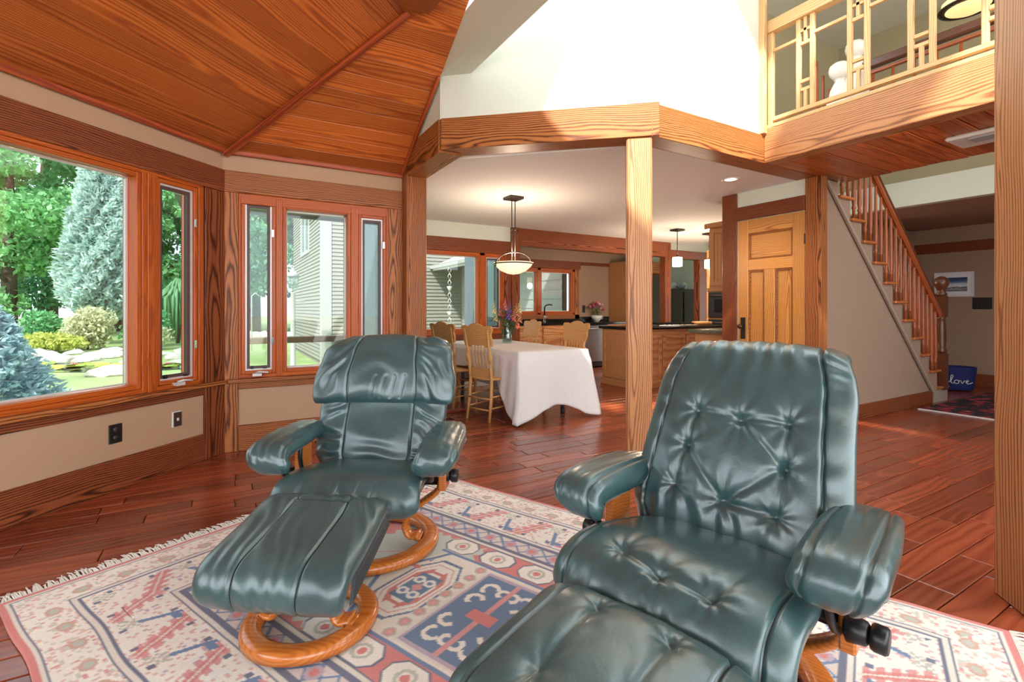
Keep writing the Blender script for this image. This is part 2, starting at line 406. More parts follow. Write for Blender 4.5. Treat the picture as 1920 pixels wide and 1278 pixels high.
def casement(win,x0,x1,z0,z1,crank=True):
    """fir frame, pale metal sash, brown screen frame, pane"""
    q=.03
    for (a,b_) in ((x0-q,x0),(x1,x1+q)): bbox('sash_stile',(a,-.008,z0-q),(b_,.07,z1+q),M['fir'],win)
    for (a,b_) in ((z0-q,z0),(z1,z1+q)): bbox('sash_rail',(x0,-.008,a),(x1,.07,b_),M['fir'],win)
    def ring(n,xa,xb,za,zb,t,ya,yb,mat):
        m=MB(); m.box((xa,ya,za),(xa+t,yb,zb)); m.box((xb-t,ya,za),(xb,yb,zb)); m.box((xa+t,ya,zb-t),(xb-t,yb,zb)); m.box((xa+t,ya,za),(xb-t,yb,za+t)); m.build(n,mat,win)
    ring('metal_frame',x0,x1,z0,z1,.014,.012,.05,M['metalsill'])
    ring('screen_frame',x0+.014,x1-.014,z0+.014,z1-.014,.022,.02,.055,M['brownclad'])
    MB().box((x0+.036,.04,z0+.036),(x1-.036,.042,z1-.036)).build('screen',M['screen'],win)
    MB().box((x0+.036,.07,z0+.036),(x1-.036,.076,z1-.036)).build('pane',M['glass'],win)
    m=MB()
    for zz in (z0+.25,z1-.25): m.box((x1-.004,-.02,zz-.03),(x1+.012,-.008,zz+.03))
    m.build('latch',M['chrome'],win)
    m=MB(); m.box((x0+.04,.005,z0+.012),(x0+.066,.02,z0+.04)); m.box((x1-.075,.005,z0+.012),(x1-.04,.02,z0+.022)); m.build('screen_clip',M['black'],win)
    if crank:
        c=(x0+x1)/2; m=MB(); m.box((c-.05,-.055,z0-.045),(c+.02,-.008,z0-.022)); m.tube([(c-.03,-.035,z0-.02),(c+.0,-.06,z0-.008),(c+.07,-.07,z0-.016)],[.010,.008,.009],8); m.build('crank_handle',M['metalsill'],win)
win=struct('window_1','large fixed pane with a narrow casement beside it, in red-stained fir',(0,0,0)); win.matrix_basis=WM(0,CY,PI/4)
S=lambda s:-s
bbox('frame_head',(-2.75,-.02,2.142),(-.2,.16,2.17),M['fir'],win); bbox('frame_sill',(-2.75,-.02,.61),(-.2,.16,.64),M['fir'],win)
bbox('frame_jamb',(-.245,-.02,.61),(-.2,.16,2.17),M['fir'],win); bbox('mullion',(-.70,-.022,.61),(-.585,.16,2.15),M['fir'],win)
bbox('mullion_cover',(-.668,-.034,.61),(-.618,-.02,2.15),M['fir'],win)
fixed_pane(win,-2.7,-.731,.672,2.11); casement(win,-.555,-.275,.672,2.112)
win=struct('window_2','fixed pane between two slim casements in red-stained fir'); win.matrix_basis=WM(0,CY,0)
bbox('frame_head',(.115,-.015,2.085),(1.385,.16,2.172),M['fir'],win); bbox('frame_sill',(.115,-.015,.61),(1.385,.16,.64),M['fir'],win)
for a,b_ in ((.115,.135),(.40,.455),(1.035,1.105),(1.368,1.388)): bbox('mullion',(a,-.018,.61),(b_,.16,2.15),M['fir'],win)
casement(win,.165,.372,.67,2.10); fixed_pane(win,.487,1.003,.672,2.075); casement(win,1.135,1.34,.67,2.06,False)

# wall plates
def outlet(name,label,M_,w_,h_,mat,kind):
    o=thing(name,label,kind); o.matrix_basis=M_
    MB().box((-w_/2,0,-h_/2),(w_/2,.008,h_/2)).build('plate',mat,o,bevel=.002); return o
Rz45=Matrix.Rotation(PI/4,4,'Z')@Matrix.Rotation(PI,4,'Z')
o=outlet('power_outlet','black double power outlet low on the tan wall',Matrix.Translation(A(.868,.0,.372))@Rz45,.085,.125,M['black'],'outlet')
for dz in (-.027,.027): MB().lathe([(.001,.012),(.018,.012),(.019,.008),(.019,.004)],14,'y',(0,0,dz)).build('socket',plain('socket_black',srgb(44,42,42),.3),o)
MB().lathe([(.001,.0105),(.004,.0105),(.004,.004)],8,'y').build('screw',M['iron'],o)
o=outlet('phone_jack','brown jack plate with a white socket on the tan wall',Matrix.Translation(A(.425,.0,.372))@Rz45,.075,.115,M['vinyl'],'outlet')
MB().box((-.034,.008,-.052),(.026,.016,.052)).build('cover',plain('jack_brown',srgb(66,44,36),.4),o); MB().box((-.008,.016,-.01),(.008,.02,.01)).build('jack',M['vinyl'],o)

# ------------------------------------------------------------------ posts and beams of the opening
BZ0,BZ1=2.5,2.755
P0=(1.53,4.62); P1=(1.541,3.78); P2=(2.795,2.668); P3=(4.185,2.668)
dg=Vector((P2[0]-P1[0],P2[1]-P1[1],0)).normalized(); dn=Vector((-dg.y,dg.x,0))      # dn points to the dining side
if dn.y<0: dn=-dn
t=trim(3,'oak post at the end of the triple window wall'); bbox('post',(1.53,4.62,0),(1.735,4.83,2.5),M['oak'],t)
t=trim(4,'short oak beam over the post beside the triple window'); bbox('beam',(1.53,3.80,2.482),(1.74,4.8,2.755),M['oak'],t)
t=trim(5,'long oak beam across the dining room opening')
p=Vector((*P1,2.628))+dn*.1; q=Vector((*P2,2.628))+dn*.1
beam('beam',p-dg*.0,q+dg*.05,.2,.255,M['oak'],t)
t=trim(6,'square oak post standing in the middle of the room')
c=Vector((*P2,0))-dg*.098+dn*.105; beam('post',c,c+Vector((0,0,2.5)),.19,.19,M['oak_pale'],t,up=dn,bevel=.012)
t=trim(7,'oak beam running from the middle post to the stair'); bbox('beam',(2.79,2.668,2.5),(5.14,2.87,2.752),M['oak'],t)
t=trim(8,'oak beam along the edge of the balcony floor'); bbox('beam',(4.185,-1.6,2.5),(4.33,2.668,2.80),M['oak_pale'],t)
t=trim(9,'oak post between the pantry door and the stair wall'); bbox('post',(5.03,2.62,0),(5.14,2.775,2.5),M['oak'],t)
t=trim(10,'tall oak post at the right edge of the room')
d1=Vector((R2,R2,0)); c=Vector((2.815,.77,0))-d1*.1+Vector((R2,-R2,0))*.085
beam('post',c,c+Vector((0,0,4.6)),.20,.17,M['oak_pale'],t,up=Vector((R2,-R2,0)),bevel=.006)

# white upper walls and rafter
w=MB(); w.box((1.545,3.8,2.755),(1.72,4.9,4.6)); w.build('wall_gable',M['white'])['kind']='structure'
p=Vector((*P1,0)); q=Vector((*P2,0)); o_=dn*.02; bk=dn*.18
w=MB(); w.prism([tuple((p+o_).xy),tuple((q+o_+dg*.03).xy),tuple((q+bk+dg*.06).xy),tuple((p+bk).xy)],2.755,4.6); w.build('wall_diagonal',M['white'])['kind']='structure'
w=MB(); w.box((2.80,2.688,2.752),(4.15,2.86,4.6)); w.build('wall_upper',M['white'])['kind']='structure'
w=MB(); w.box((1.535,-2.5,3.11),(1.742,3.80,3.38)); w.build('trim_11',M['white'])['kind']='structure'
for n,l in (('wall_gable','white gable wall above the short beam'),('wall_diagonal','white upper wall above the long oak beam'),('wall_upper','bright white upper wall beside the balcony'),('trim_11','white boxed rafter beside the cedar ceiling')): bpy.data.objects[n]['label']=l
bbox('trim_12',(4.135,2.64,2.755),(4.185,2.70,4.6),M['railing'],None,kind='structure',label='thin oak edge strip where the white wall meets the balcony')

# ------------------------------------------------------------------ cedar ceilings
ceil=struct('ceiling','vaulted cedar board ceiling over the sitting area')
SB,SA=.60,.4667
hub=Vector((1.165,3.375,0)); hub.z=2.5+SB*(CY-hub.y)
def board_facet(org,ex,ein,slope,length_fn,total,bw=.142,th=.02):
    """boards parallel to ex; ein horizontal inward; length_fn(d)->(x0,x1) span along ex at distance d"""
    nrm=Vector((0,0,1)); inc=(ein+Vector((0,0,slope)))
    up=ex.cross(inc).normalized()
    if up.z<0: up=-up
    d=0.0
    while d<total-1e-4:
        d2=min(d+bw,total); a0,a1=length_fn(d); b0,b1=length_fn(d2)
        g=.0004
        P=[org+ex*a0+inc*(d+g),org+ex*a1+inc*(d+g),org+ex*b1+inc*(d2-g),org+ex*b0+inc*(d2-g)]
        o0=P[0].copy(); Mx=frame_M(o0,o0+ex,up); Mi=Mx.inverted()
        ch=.0025
        lo=[Mi@q for q in P]
        cen=sum(lo,Vector())/4
        low=[Vector((l.x,l.y+(ch if cen.y>l.y else -ch),0)) for l in lo]
        vs=[tuple(l) for l in low]+[(l.x,l.y,ch) for l in lo]+[(l.x,l.y,th) for l in lo]
        fs=[(3,2,1,0) if (lo[1]-lo[0]).cross(lo[3]-lo[0]).z>0 else (0,1,2,3),(8,9,10,11)]
        for k in range(4):
            k2=(k+1)%4; fs+=[(k,k2,4+k2,4+k),(4+k,4+k2,8+k2,8+k)]
        add('cedar_board',new_mesh('cedar_board',vs,fs),M['cedar'],ceil,Mx)
        d=d2
hipB=hub.x/(CY-hub.y)
totB=CY-hub.y+.42
orgB=Vector((0,CY,2.5))
board_facet(orgB,Vector((1,0,0)),Vector((0,-1,0)),SB,lambda d:(min(hipB*d,hub.x+.0),1.534),totB)
# facet A: distance inward from wall A
dA=(hub-Vector((0,CY,0))); dist_hub=Vector((dA.x,dA.y,0)).dot(nA); along_hub=Vector((dA.x,dA.y,0)).dot(aV)
SA=(hub.z-2.5)/dist_hub
board_facet(orgB,aV,nA,SA,lambda d:(-3.3,along_hub*d/dist_hub),dist_hub)
# roof deck above the boards and an unseen slab added to block sky light
rd=MB()
def deck(P):
    n=len(P); rd.raw([(p[0],p[1],p[2]+.03) for p in P]+[(p[0],p[1],p[2]+.09) for p in P],[tuple(range(n)),tuple(range(n,2*n))[::-1]]+[(i,i+n,(i+1)%n+n,(i+1)%n) for i in range(n)])
yB=CY-totB; zB=2.5+SB*totB
a33=A(3.3,0,2.5); aH=Vector((0,CY,2.5))-aV*3.3+nA*dist_hub; aH.z=hub.z
deck([(0,CY,2.5),(1.53,CY,2.5),(1.53,yB,zB),(hub.x,yB,zB),tuple(hub)]); deck([tuple(a33),(0,CY,2.5),tuple(hub),tuple(aH)])
rd.build('roof_deck',M['cedar_trim'],ceil)
fb_=MB().prism([(aH.x,aH.y),(hub.x,hub.y),(hub.x,yB),(1.53,yB),(1.53,-2.6),(-2.5,-2.6),(-2.5,2.35)],hub.z-.0,hub.z+.06); fb_.build('shade_slab',M['cedar_trim'],ceil)
beam('hip_trim',Vector((0.02,CY-.03,2.47)),hub+Vector((-.02,.02,-.03)),.05,.03,M['cedar_trim'],ceil,up=(0,0,1))
beam('edge_trim',A(3.3,.03,2.515),A(.0,.03,2.515),.02,.066,M['cedar_trim'],ceil)
bbox('edge_trim',(0.01,CY-.035,2.482),(1.53,CY-.015,2.545),M['cedar_trim'],ceil)
e0=Vector((1.515,CY-.05,2.53)); e1=Vector((1.515,3.76,2.5+SB*(CY-3.76)-.012)); beam('gable_trim',e0,e1,.028,.05,M['cedar_trim'],ceil,up=(0,.5,1))
hb=MB(); hb.prism([(hub.x-.05,hub.y+.02),(hub.x+.10,hub.y-.06),(hub.x+.12,hub.y-.35),(hub.x-.1,hub.y-.35),(hub.x-.15,hub.y-.1)],hub.z-.04,hub.z+.2); hb.build('ridge_block',M['cedar'],ceil)

dc=MB(); dc.prism([(1.7,4.83),(1.735,3.98),(2.9,2.86),(5.06,2.86),(5.06,3.72),(16,3.72),(16,10),(8.5,10),(8.5,8.58),(4.0,8.58),(4.0,6.99),(1.45,6.99)],2.5,2.62)
dc.build('ceiling_dining',M['ceilw'])['kind']='structure'; bpy.data.objects['ceiling_dining']['label']='flat white ceiling over dining room and kitchen'

# unseen great-room ceiling, its openings shaped to sun the upper walls and balcony
def ring_slab(outer,hole,z0,z1):
    m=MB(); n=4
    for i in range(4):
        j=(i+1)%4; m.prism([outer[i],outer[j],hole[j],hole[i]],z0,z1)
    return m
hc=ring_slab([(-7,-2.0),(4.6,.45),(4.6,3.0),(-7,3.0)],[(.50,.36),(3.6,1.30),(3.0,2.8),(.80,1.75)],4.6,4.75)
m2=ring_slab([(-7,-8),(4.6,-8),(4.6,.45),(-7,-2.0)],[(2.62,-1.5),(3.9,-1.5),(3.9,.22),(2.62,-.05)],4.6,4.75)
hc.raw(m2.v,m2.f); hc.build('ceiling_high',M['white'])['kind']='structure'; bpy.data.objects['ceiling_high']['label']='unseen high white ceiling with openings shaped for the sun'

# balcony soffit
sf=struct('ceiling_soffit','red cedar boards under the balcony')
yy=2.665; k=0
while yy>-1.6:
    bbox('cedar_board',(4.33,yy-.14,2.5+.004*(k%2)),(5.54,yy-.003,2.52+.004*(k%2)),M['cedar'],sf,bevel=.003); yy-=.143; k+=1
# ------------------------------------------------------------------ rooms beyond: pantry door, stairs, hall, upstairs
X5=5.04
w=MB(); w.box((X5,2.775,2.18),(X5+.1,3.52,2.5)); w.box((X5+.06,2.775,0),(X5+.1,3.72,2.2)); w.box((X5,3.52,0),(X5+.1,3.72,2.5)); w.box((X5+.1,3.64,0),(6.6,3.72,2.5))
w.build('wall_pantry',M['white'])['kind']='structure'; bpy.data.objects['wall_pantry']['label']='pale wall above the pantry door'
t=trim(13,'oak casing around the pantry door')
bbox('casing',(X5-.02,3.535,0),(X5+.06,3.72,2.5),M['oak_dark'],t); bbox('head_casing',(X5-.025,2.775,2.185),(X5+.04,3.54,2.335),M['oak_dark'],t)
door=struct('door_1','golden fir panelled pantry door',(0,0,0))
y0,y1=2.78,3.525; st=.125
for a,b_ in ((y0,y0+st),(y1-st,y1)): bbox('stile',(X5-.005,a,.01),(X5+.04,b_,2.18),M['door'],door)
for a,b_ in ((2.03,2.18),(1.62,1.74),(.01,.25)): bbox('rail',(X5-.005,y0+st,a),(X5+.04,y1-st,b_),M['door'],door)
mid=(y0+y1)/2; bbox('mullion',(X5-.005,mid-.06,.25),(X5+.04,mid+.06,1.62),M['door'],door)
def dpanel(ya,yb,za,zb):
    bbox('panel',(X5+.018,ya,za),(X5+.03,yb,zb),M['door'],door)
    m=MB(); q=.02
    for lo,hi in (((X5+.002,ya,za),(X5+.02,ya+q,zb)),((X5+.002,yb-q,za),(X5+.02,yb,zb)),((X5+.002,ya+q,za),(X5+.02,yb-q,za+q)),((X5+.002,ya+q,zb-q),(X5+.02,yb-q,zb))): m.box(lo,hi)
    m.build('panel_moulding',M['oak'],door,bevel=.004)
dpanel(y0+st,y1-st,1.74,2.03); dpanel(y0+st,mid-.06,.25,1.62); dpanel(mid+.06,y1-st,.25,1.62)
MB().box((X5-.012,y1-.095,.86),(X5-.005,y1-.035,1.10)).build('lock_plate',M['iron'],door,bevel=.002)
MB().lathe([(.008,-.005),(.01,.02),(.026,.03),(.03,.045),(.022,.058),(.004,.062)],16,'x').build('door_knob',plain('brown_knob',srgb(70,30,22),.15,coat=.6),door,Matrix.Translation((X5-.012,y1-.03-.03,1.0))@Matrix.Rotation(PI,4,'Z'))
for zz in (.35,1.9): bbox('hinge',(X5-.012,y0-.008,zz-.05),(X5-.004,y0+.006,zz+.05),M['iron'],door,bevel=.001)

# stairs ------------------------------------------------------------
SY=2.72
def stx(k): return 8.05-.241*(k-1)
def stz(k): return .20+.2175*(k-1)
w=MB()
poly=[(5.14,0),(7.80,0),(7.80,.17),(5.32,2.5),(5.14,2.5)]
w.raw([(p[0],SY,p[1]) for p in poly]+[(p[0],SY+.1,p[1]) for p in poly],[tuple(range(5)),tuple(range(5,10))[::-1]]+[(i,i+5,(i+1)%5+5,(i+1)%5) for i in range(5)])
w.build('wall_stair',M['tan2'])['kind']='structure'; bpy.data.objects['wall_stair']['label']='taupe wall under the staircase'
b=struct('baseboard_stair','oak baseboard along the stair wall'); bbox('board',(5.14,SY-.022,0),(7.78,SY,.155),M['oak_dark'],b)
stair=thing('staircase','taupe painted staircase with orange wood treads and turned rail','staircase',(8.05,SY,0))
ST=Matrix.Translation((-8.05,-SY,0))
def sadd(m,name,mat,**k):
    return m.build(name,mat,stair,ST,**k)
NST=13
m=MB()
prof=[(7.80,0),(8.18,0),(8.18,.16)]
for k in range(1,NST+1):
    prof.append((stx(k)+.10,stz(k)-.03)); prof.append((stx(k)-.141,stz(k)-.03))
    if k<NST: prof.append((stx(k)-.141,stz(k+1)-.03))
prof=[(7.80,0),(8.17,0)]
for k in range(1,NST+1):
    prof.append((stx(k)+.12,stz(k)-.03)); prof.append((stx(k+1)+.12,stz(k)-.03))
prof+= [(stx(NST+1)+.12,stz(NST)-.4),(5.3,2.55),(7.80,.13)]
prof=[p for p in prof]
n=len(prof)
m.raw([(p[0],SY-.012,p[1]) for p in prof]+[(p[0],SY+.03,p[1]) for p in prof],[tuple(range(n)),tuple(range(n,2*n))[::-1]]+[(i,i+n,(i+1)%n+n,(i+1)%n) for i in range(n)])
me=m.mesh('stringer'); bm=bmesh.new(); bm.from_mesh(me); bmesh.ops.triangulate(bm,faces=bm.faces); bm.to_mesh(me); bm.free()
add('stringer',me,M['tan2'],stair,ST)
o=beam('stringer_moulding',(7.79,SY-.024,.13),(5.28,SY-.024,2.5),.03,.035,M['trimgrey'],stair); o.matrix_basis=ST@o.matrix_basis
bs=MB().box((7.80,SY-.03,0),(8.2,SY-.012,.155)).build('plinth',M['trimgrey'],stair,ST)
def turned(h,r):
    return [(r*.75,0),(r*.75,h*.12),(r*1.15,h*.14),(r*.7,h*.17),(r*1.1,h*.24),(r*.95,h*.5),(r*.65,h*.9),(r*.6,h)]
for k in range(1,NST+1):
    o=bbox('tread',(stx(k)-.13,SY-.05,stz(k)-.03),(stx(k)+.155,SY+.95,stz(k)),M['tread'],stair,bevel=.008); o.matrix_basis=ST@o.matrix_basis
    o=bbox('riser',(stx(k)+.10,SY+.03,stz(k)-.2175),(stx(k)+.12,SY+.95,stz(k)-.03),M['trimgrey'],stair,bevel=.001); o.matrix_basis=ST@o.matrix_basis
    for j in (.06,-.06):
        if k==1: continue
        x=stx(k)+.02+j; h=.74+ (0.0 if j>0 else .11)
        MB().lathe(turned(h,.021),8).build('baluster',M['balus'],stair,ST@Matrix.Translation((x,SY-.01,stz(k)))@Matrix.Identity(4))
r0=Vector((8.02,SY-.01,1.10)); sl_=.2175/.241
r1=r0+Vector((-2.45,0,2.45*sl_)); 
o=beam('handrail',r0,r1,.06,.07,M['balus'],stair,bevel=.015); o.matrix_basis=ST@o.matrix_basis
o=beam('handrail_cap',r0+Vector((0,0,.05)),r1+Vector((0,0,.05)),.075,.03,M['newel'],stair,bevel=.01); o.matrix_basis=ST@o.matrix_basis
nw=MB(); nw.box((-.055,-.055,.15),(.055,.055,.62)); nw.lathe([(.05,.62),(.062,.65),(.04,.69),(.052,.8),(.045,1.0),(.038,1.06),(.058,1.1)],16); nw.box((-.052,-.052,1.10),(.052,.052,1.36)); nw.lathe([(.055,1.36),(.062,1.39),(.04,1.42),(.05,1.45),(.075,1.50),(.08,1.54),(.07,1.58),(.04,1.61),(.004,1.62)],18)
nw.build('newel_post',M['newel'],stair,ST@Matrix.Translation((8.07,SY-.01,0)))

# hall beyond -------------------------------------------------------
w=MB(); w.box((10.1,-1.5,0),(10.2,4.2,2.6)); w.box((8.2,3.75,0),(10.2,3.85,2.6)); w.build('wall_hall',M['tan2'])['kind']='structure'; bpy.data.objects['wall_hall']['label']='taupe end wall of the hall behind the stairs'
w=MB(); w.box((7.5,-1.5,2.5),(7.62,3.85,2.82)); w.box((7.6,-1.5,2.82),(7.7,3.85,4.9)); w.build('wall_hall_drop',M['white'])['kind']='structure'; bpy.data.objects['wall_hall_drop']['label']='white dropped beam above the hall'
w=MB(); w.box((7.62,-1.5,2.5),(10.2,3.85,2.6)); w.build('ceiling_hall',M['tan2'])['kind']='structure'; bpy.data.objects['ceiling_hall']['label']='low ceiling of the hall'
b=struct('baseboard_hall','oak baseboard on the hall end wall'); bbox('board',(10.075,-1.5,0),(10.1,3.75,.19),M['oak_dark'],b)
t=trim(14,'dark oak picture rail and casing in the hall'); bbox('rail',(10.07,1.2,2.1),(10.1,3.75,2.26),M['oak_dark'],t); bbox('casing',(10.07,2.42,0),(10.1,2.52,2.1),M['oak_dark'],t)
pic=thing('framed_picture','white framed seascape print on the hall wall behind the stair newel','picture',(10.1,3.03,1.6))
def picx(px_): # y on plane x=10.08 for a pixel column
    d=VIEW*F_PX+RIGHT*(px_-CXP); return 10.08*d.y/d.x
ya,yb=picx(1826),picx(1752); za=1.2+(578-556)*10.08/(VIEW.x*F_PX+RIGHT.x*(1790-960)); zb=1.2+(578-510)*10.08/(VIEW.x*F_PX+RIGHT.x*(1790-960))
pc=(ya+yb)/2; pic.location=(10.1,pc,za)
hw=(yb-ya)/2; hh=zb-za
m=MB(); q=.025
for lo,hi in (((-.03,-hw,0),(0,-hw+q,hh)),((-.03,hw-q,0),(0,hw,hh)),((-.03,-hw+q,0),(0,hw-q,q)),((-.03,-hw+q,hh-q),(0,hw-q,hh))): m.box(lo,hi)
m.build('frame',plain('white_frame',srgb(222,220,224),.4),pic)
MB().box((-.015,-hw+q,q),(-.005,hw-q,hh-q)).build('mat_board',plain('mat_board',srgb(228,226,230),.8),pic)
def print_mat():
    m,nt,b=nodes_of('seascape_print'); L=nt.links.new; tc=N(nt,'ShaderNodeTexCoord'); sp=N(nt,'ShaderNodeSeparateXYZ'); L(tc.outputs['Generated'],sp.inputs[0])
    mp=N(nt,'ShaderNodeMapping'); mp.inputs['Scale'].default_value=(1,4,9); L(tc.outputs['Generated'],mp.inputs[0])
    nz=N(nt,'ShaderNodeTexNoise',i_Scale=1.6,i_Detail=5.0); L(mp.outputs[0],nz.inputs['Vector'])
    ma=N(nt,'ShaderNodeMath',operation='MULTIPLY_ADD'); L(nz.outputs['Fac'],ma.inputs[0]); ma.inputs[1].default_value=.3; L(sp.outputs['Z'],ma.inputs[2])
    r=ramp(nt,[(.18,srgb(92,92,98)),(.33,srgb(160,164,170)),(.42,srgb(60,66,84)),(.5,srgb(225,228,232)),(.66,srgb(190,205,215)),(.85,srgb(70,100,140)),(1,srgb(40,60,100))]); L(ma.outputs[0],r.inputs['Fac']); L(r.outputs['Color'],b.inputs['Base Color']); return m
MB().box((-.02,-hw*.68,hh*.22),(-.015,hw*.68,hh*.78)).build('print',print_mat(),pic)
sw=thing('light_switch','black three-gang light switch plate on the hall wall','switch'); sc_=picx(1841); sw.location=(10.1,sc_,1.2+(578-572)*.0082*1.6)
MB().box((-.012,-.115,-.09),(0,.115,.09)).build('plate',M['black'],sw,bevel=.003)
for dy in (-.06,0,.06): MB().box((-.022,dy-.012,-.02),(-.012,dy+.012,.02)).build('toggle',plain('toggle_black',srgb(46,44,44),.3),sw)
bk=thing('storage_basket','navy blue basket with white script love and an orange stripe on the hall floor','basket',(0,0,0))
dd=VIEW*F_PX+RIGHT*(1795-CXP); tt=9.3/dd.x; bk.location=(9.3,dd.y*tt,0); bk.rotation_euler=(0,0,-YAW-.6); bk.scale=(.8,.8,.8)
prof=[(.21,0.02),(.225,.04),(.27,.42),(.262,.44),(.25,.42),(.2,.06),(.01,.05)]
MB().lathe(prof,28).build('body',plain('navy_canvas',srgb(22,32,92),.8,noise=.1),bk,Matrix.Diagonal((1,.75,1,1)))
MB().lathe([(.214,.05),(.2205,.06),(.2225,.085),(.2175,.09)],28,caps=False).build('stripe',plain('orange_stripe',srgb(205,110,50),.8),bk,Matrix.Diagonal((1.01,.77,1,1)))
# script lettering: l o v e
def script(pts,r=.006): return [(p[0],-.001*0,p[1]) for p in pts]
letters=[]
def arc(cx,cz,rx,rz,a0,a1,n=14): return [(cx+rx*math.cos(math.radians(a0+(a1-a0)*i/n)),cz+rz*math.sin(math.radians(a0+(a1-a0)*i/n))) for i in range(n+1)]
lw=MB()
strokes=[[(-.15,.15),(-.11,.19),(-.085,.27),(-.095,.30),(-.112,.28),(-.115,.2),(-.105,.15),(-.085,.145),(-.07,.16)],
 arc(-.035,.175,.032,.032,60,420),[(-.01,.195),(.01,.2),(.025,.195),(.035,.15),(.045,.148),(.07,.2),(.085,.195)],
 [(.085,.17),(.115,.18),(.13,.2),(.115,.213),(.098,.195),(.098,.165),(.115,.146),(.15,.15),(.19,.17)]]
for s_ in strokes:
    pts=[]
    for X_,Z_ in s_:
        R_=.225+.045*(Z_-.04)/.38+.004; a_=math.asin(max(-.99,min(.99,X_/R_))); pts.append((X_,-.75*R_*math.cos(a_)-.004,Z_))
    lw.tube(pts,.0065,6)
lw.build('lettering',plain('white_stitch',srgb(225,225,220),.8),bk)
# hall rug
def hall_rug_mat():
    m,nt,b=nodes_of('red_hall_rug'); L=nt.links.new; tc=N(nt,'ShaderNodeTexCoord')
    mp=N(nt,'ShaderNodeMapping'); mp.inputs['Scale'].default_value=(6,6,1); L(tc.outputs['Object'],mp.inputs[0])
    vo=N(nt,'ShaderNodeTexVoronoi',i_Scale=1.6,distance='MANHATTAN'); L(mp.outputs[0],vo.inputs['Vector'])
    r=ramp(nt,[(.1,srgb(190,150,140)),(.25,srgb(168,58,60)),(.6,srgb(150,40,46)),(.8,srgb(40,24,40))]); L(vo.outputs['Distance'],r.inputs['Fac'])
    wv=N(nt,'ShaderNodeTexWave',i_Scale=3.0,i_Distortion=1.0); L(tc.outputs['Object'],wv.inputs['Vector'])
    mx=N(nt,'ShaderNodeMix',data_type='RGBA',i_0=.25); L(r.outputs['Color'],mx.inputs[6]); L(wv.outputs['Color'],mx.inputs[7]); mx.blend_type='MULTIPLY'
    L(mx.outputs[2],b.inputs['Base Color']); b.inputs['Roughness'].default_value=.95; return m
hr=thing('hall_rug','dark red patterned rug on the hall floor by the stairs','rug',(7.15,1.6,0))
MB().box((.02,-1.2,.001),(2.6,1.02,.012)).build('pile',hall_rug_mat(),hr,bevel=.003); MB().box((-.02,-1.2,.001),(.02,1.02,.010)).build('fringe',M['cloth'],hr)

w=MB(); w.box((5.6,-1.62,0),(10.2,-1.52,2.5)); w.build('wall_hall_right',M['tan2'])['kind']='structure'; bpy.data.objects['wall_hall_right']['label']='unseen taupe side wall added to darken the hall'  # unseen wall added to cut the daylight in the hall
# upstairs ----------------------------------------------------------
w=MB(); w.box((4.33,-1.6,2.525),(5.54,2.66,2.80)); w.build('floor_balcony',M['railing'])['kind']='structure'; bpy.data.objects['floor_balcony']['label']='balcony floor'
w=MB(); w.box((4.1,3.72,2.62),(7.6,3.82,4.9)); w.box((7.595,-1.6,2.83),(7.6,3.8,4.9)); w.build('wall_landing',M['khaki'])['kind']='structure'; bpy.data.objects['wall_landing']['label']='khaki painted walls of the upstairs landing'
w=MB(); w.box((4.15,-1.6,4.9),(7.7,3.85,5.0)); w.build('ceiling_landing',M['white'])['kind']='structure'; bpy.data.objects['ceiling_landing']['label']='landing ceiling'
rail=thing('balcony_railing','pale oak balcony railing with a grid of square blocks','railing',(4.24,0,2.80))
def rb(name,lo,hi):
    o=bbox(name,lo,hi,M['railing'],rail,bevel=.003); o.matrix_basis=Matrix.Translation((-4.24,0,-2.80))@o.matrix_basis
XR0,XR1=4.215,4.255
rb('bottom_rail',(XR0,-1.6,2.865),(XR1,2.655,2.90)); rb('top_rail',(XR0-.02,-1.6,3.655),(XR1+.02,2.655,3.76)); rb('end_stile',(XR0,2.61,2.80),(XR1,2.655,3.76)); rb('shoe',(XR0-.03,-1.6,2.80),(XR1+.03,2.655,2.83))
def ry(px_): 
    d=VIEW*F_PX+RIGHT*(px_-CXP); return 4.235*d.y/d.x
pairs=[(ry(1498),ry(1524)),(ry(1594),ry(1626)),(ry(1708),ry(1749)),(ry(1848),ry(1848)-.25),(ry(1848)-.75,ry(1848)-1.0)]
prev=2.61
for i,(pa,pb) in enumerate(pairs):
    for yy in (pa,pb): rb('stile',(XR0+.005,yy-.018,2.90),(XR1-.005,yy+.018,3.655))
    lo,hi=min(pa,pb)+.018,max(pa,pb)-.018; mid=(lo+hi)/2
    for zz in (3.05,3.12,3.44,3.55): rb('cross_piece',(XR0+.008,lo,zz-.014),(XR1-.008,hi,zz+.014))
    rb('short_bar',(XR0+.008,mid-.014,2.90),(XR1-.008,mid+.014,3.04)); rb('short_bar',(XR0+.008,mid-.014,3.454),(XR1-.008,mid+.014,3.655))
    rb('upper_rail',(XR0+.008,max(pa,pb)+.018,3.48),(XR1-.008,prev,3.506)); prev=min(pa,pb)-.018
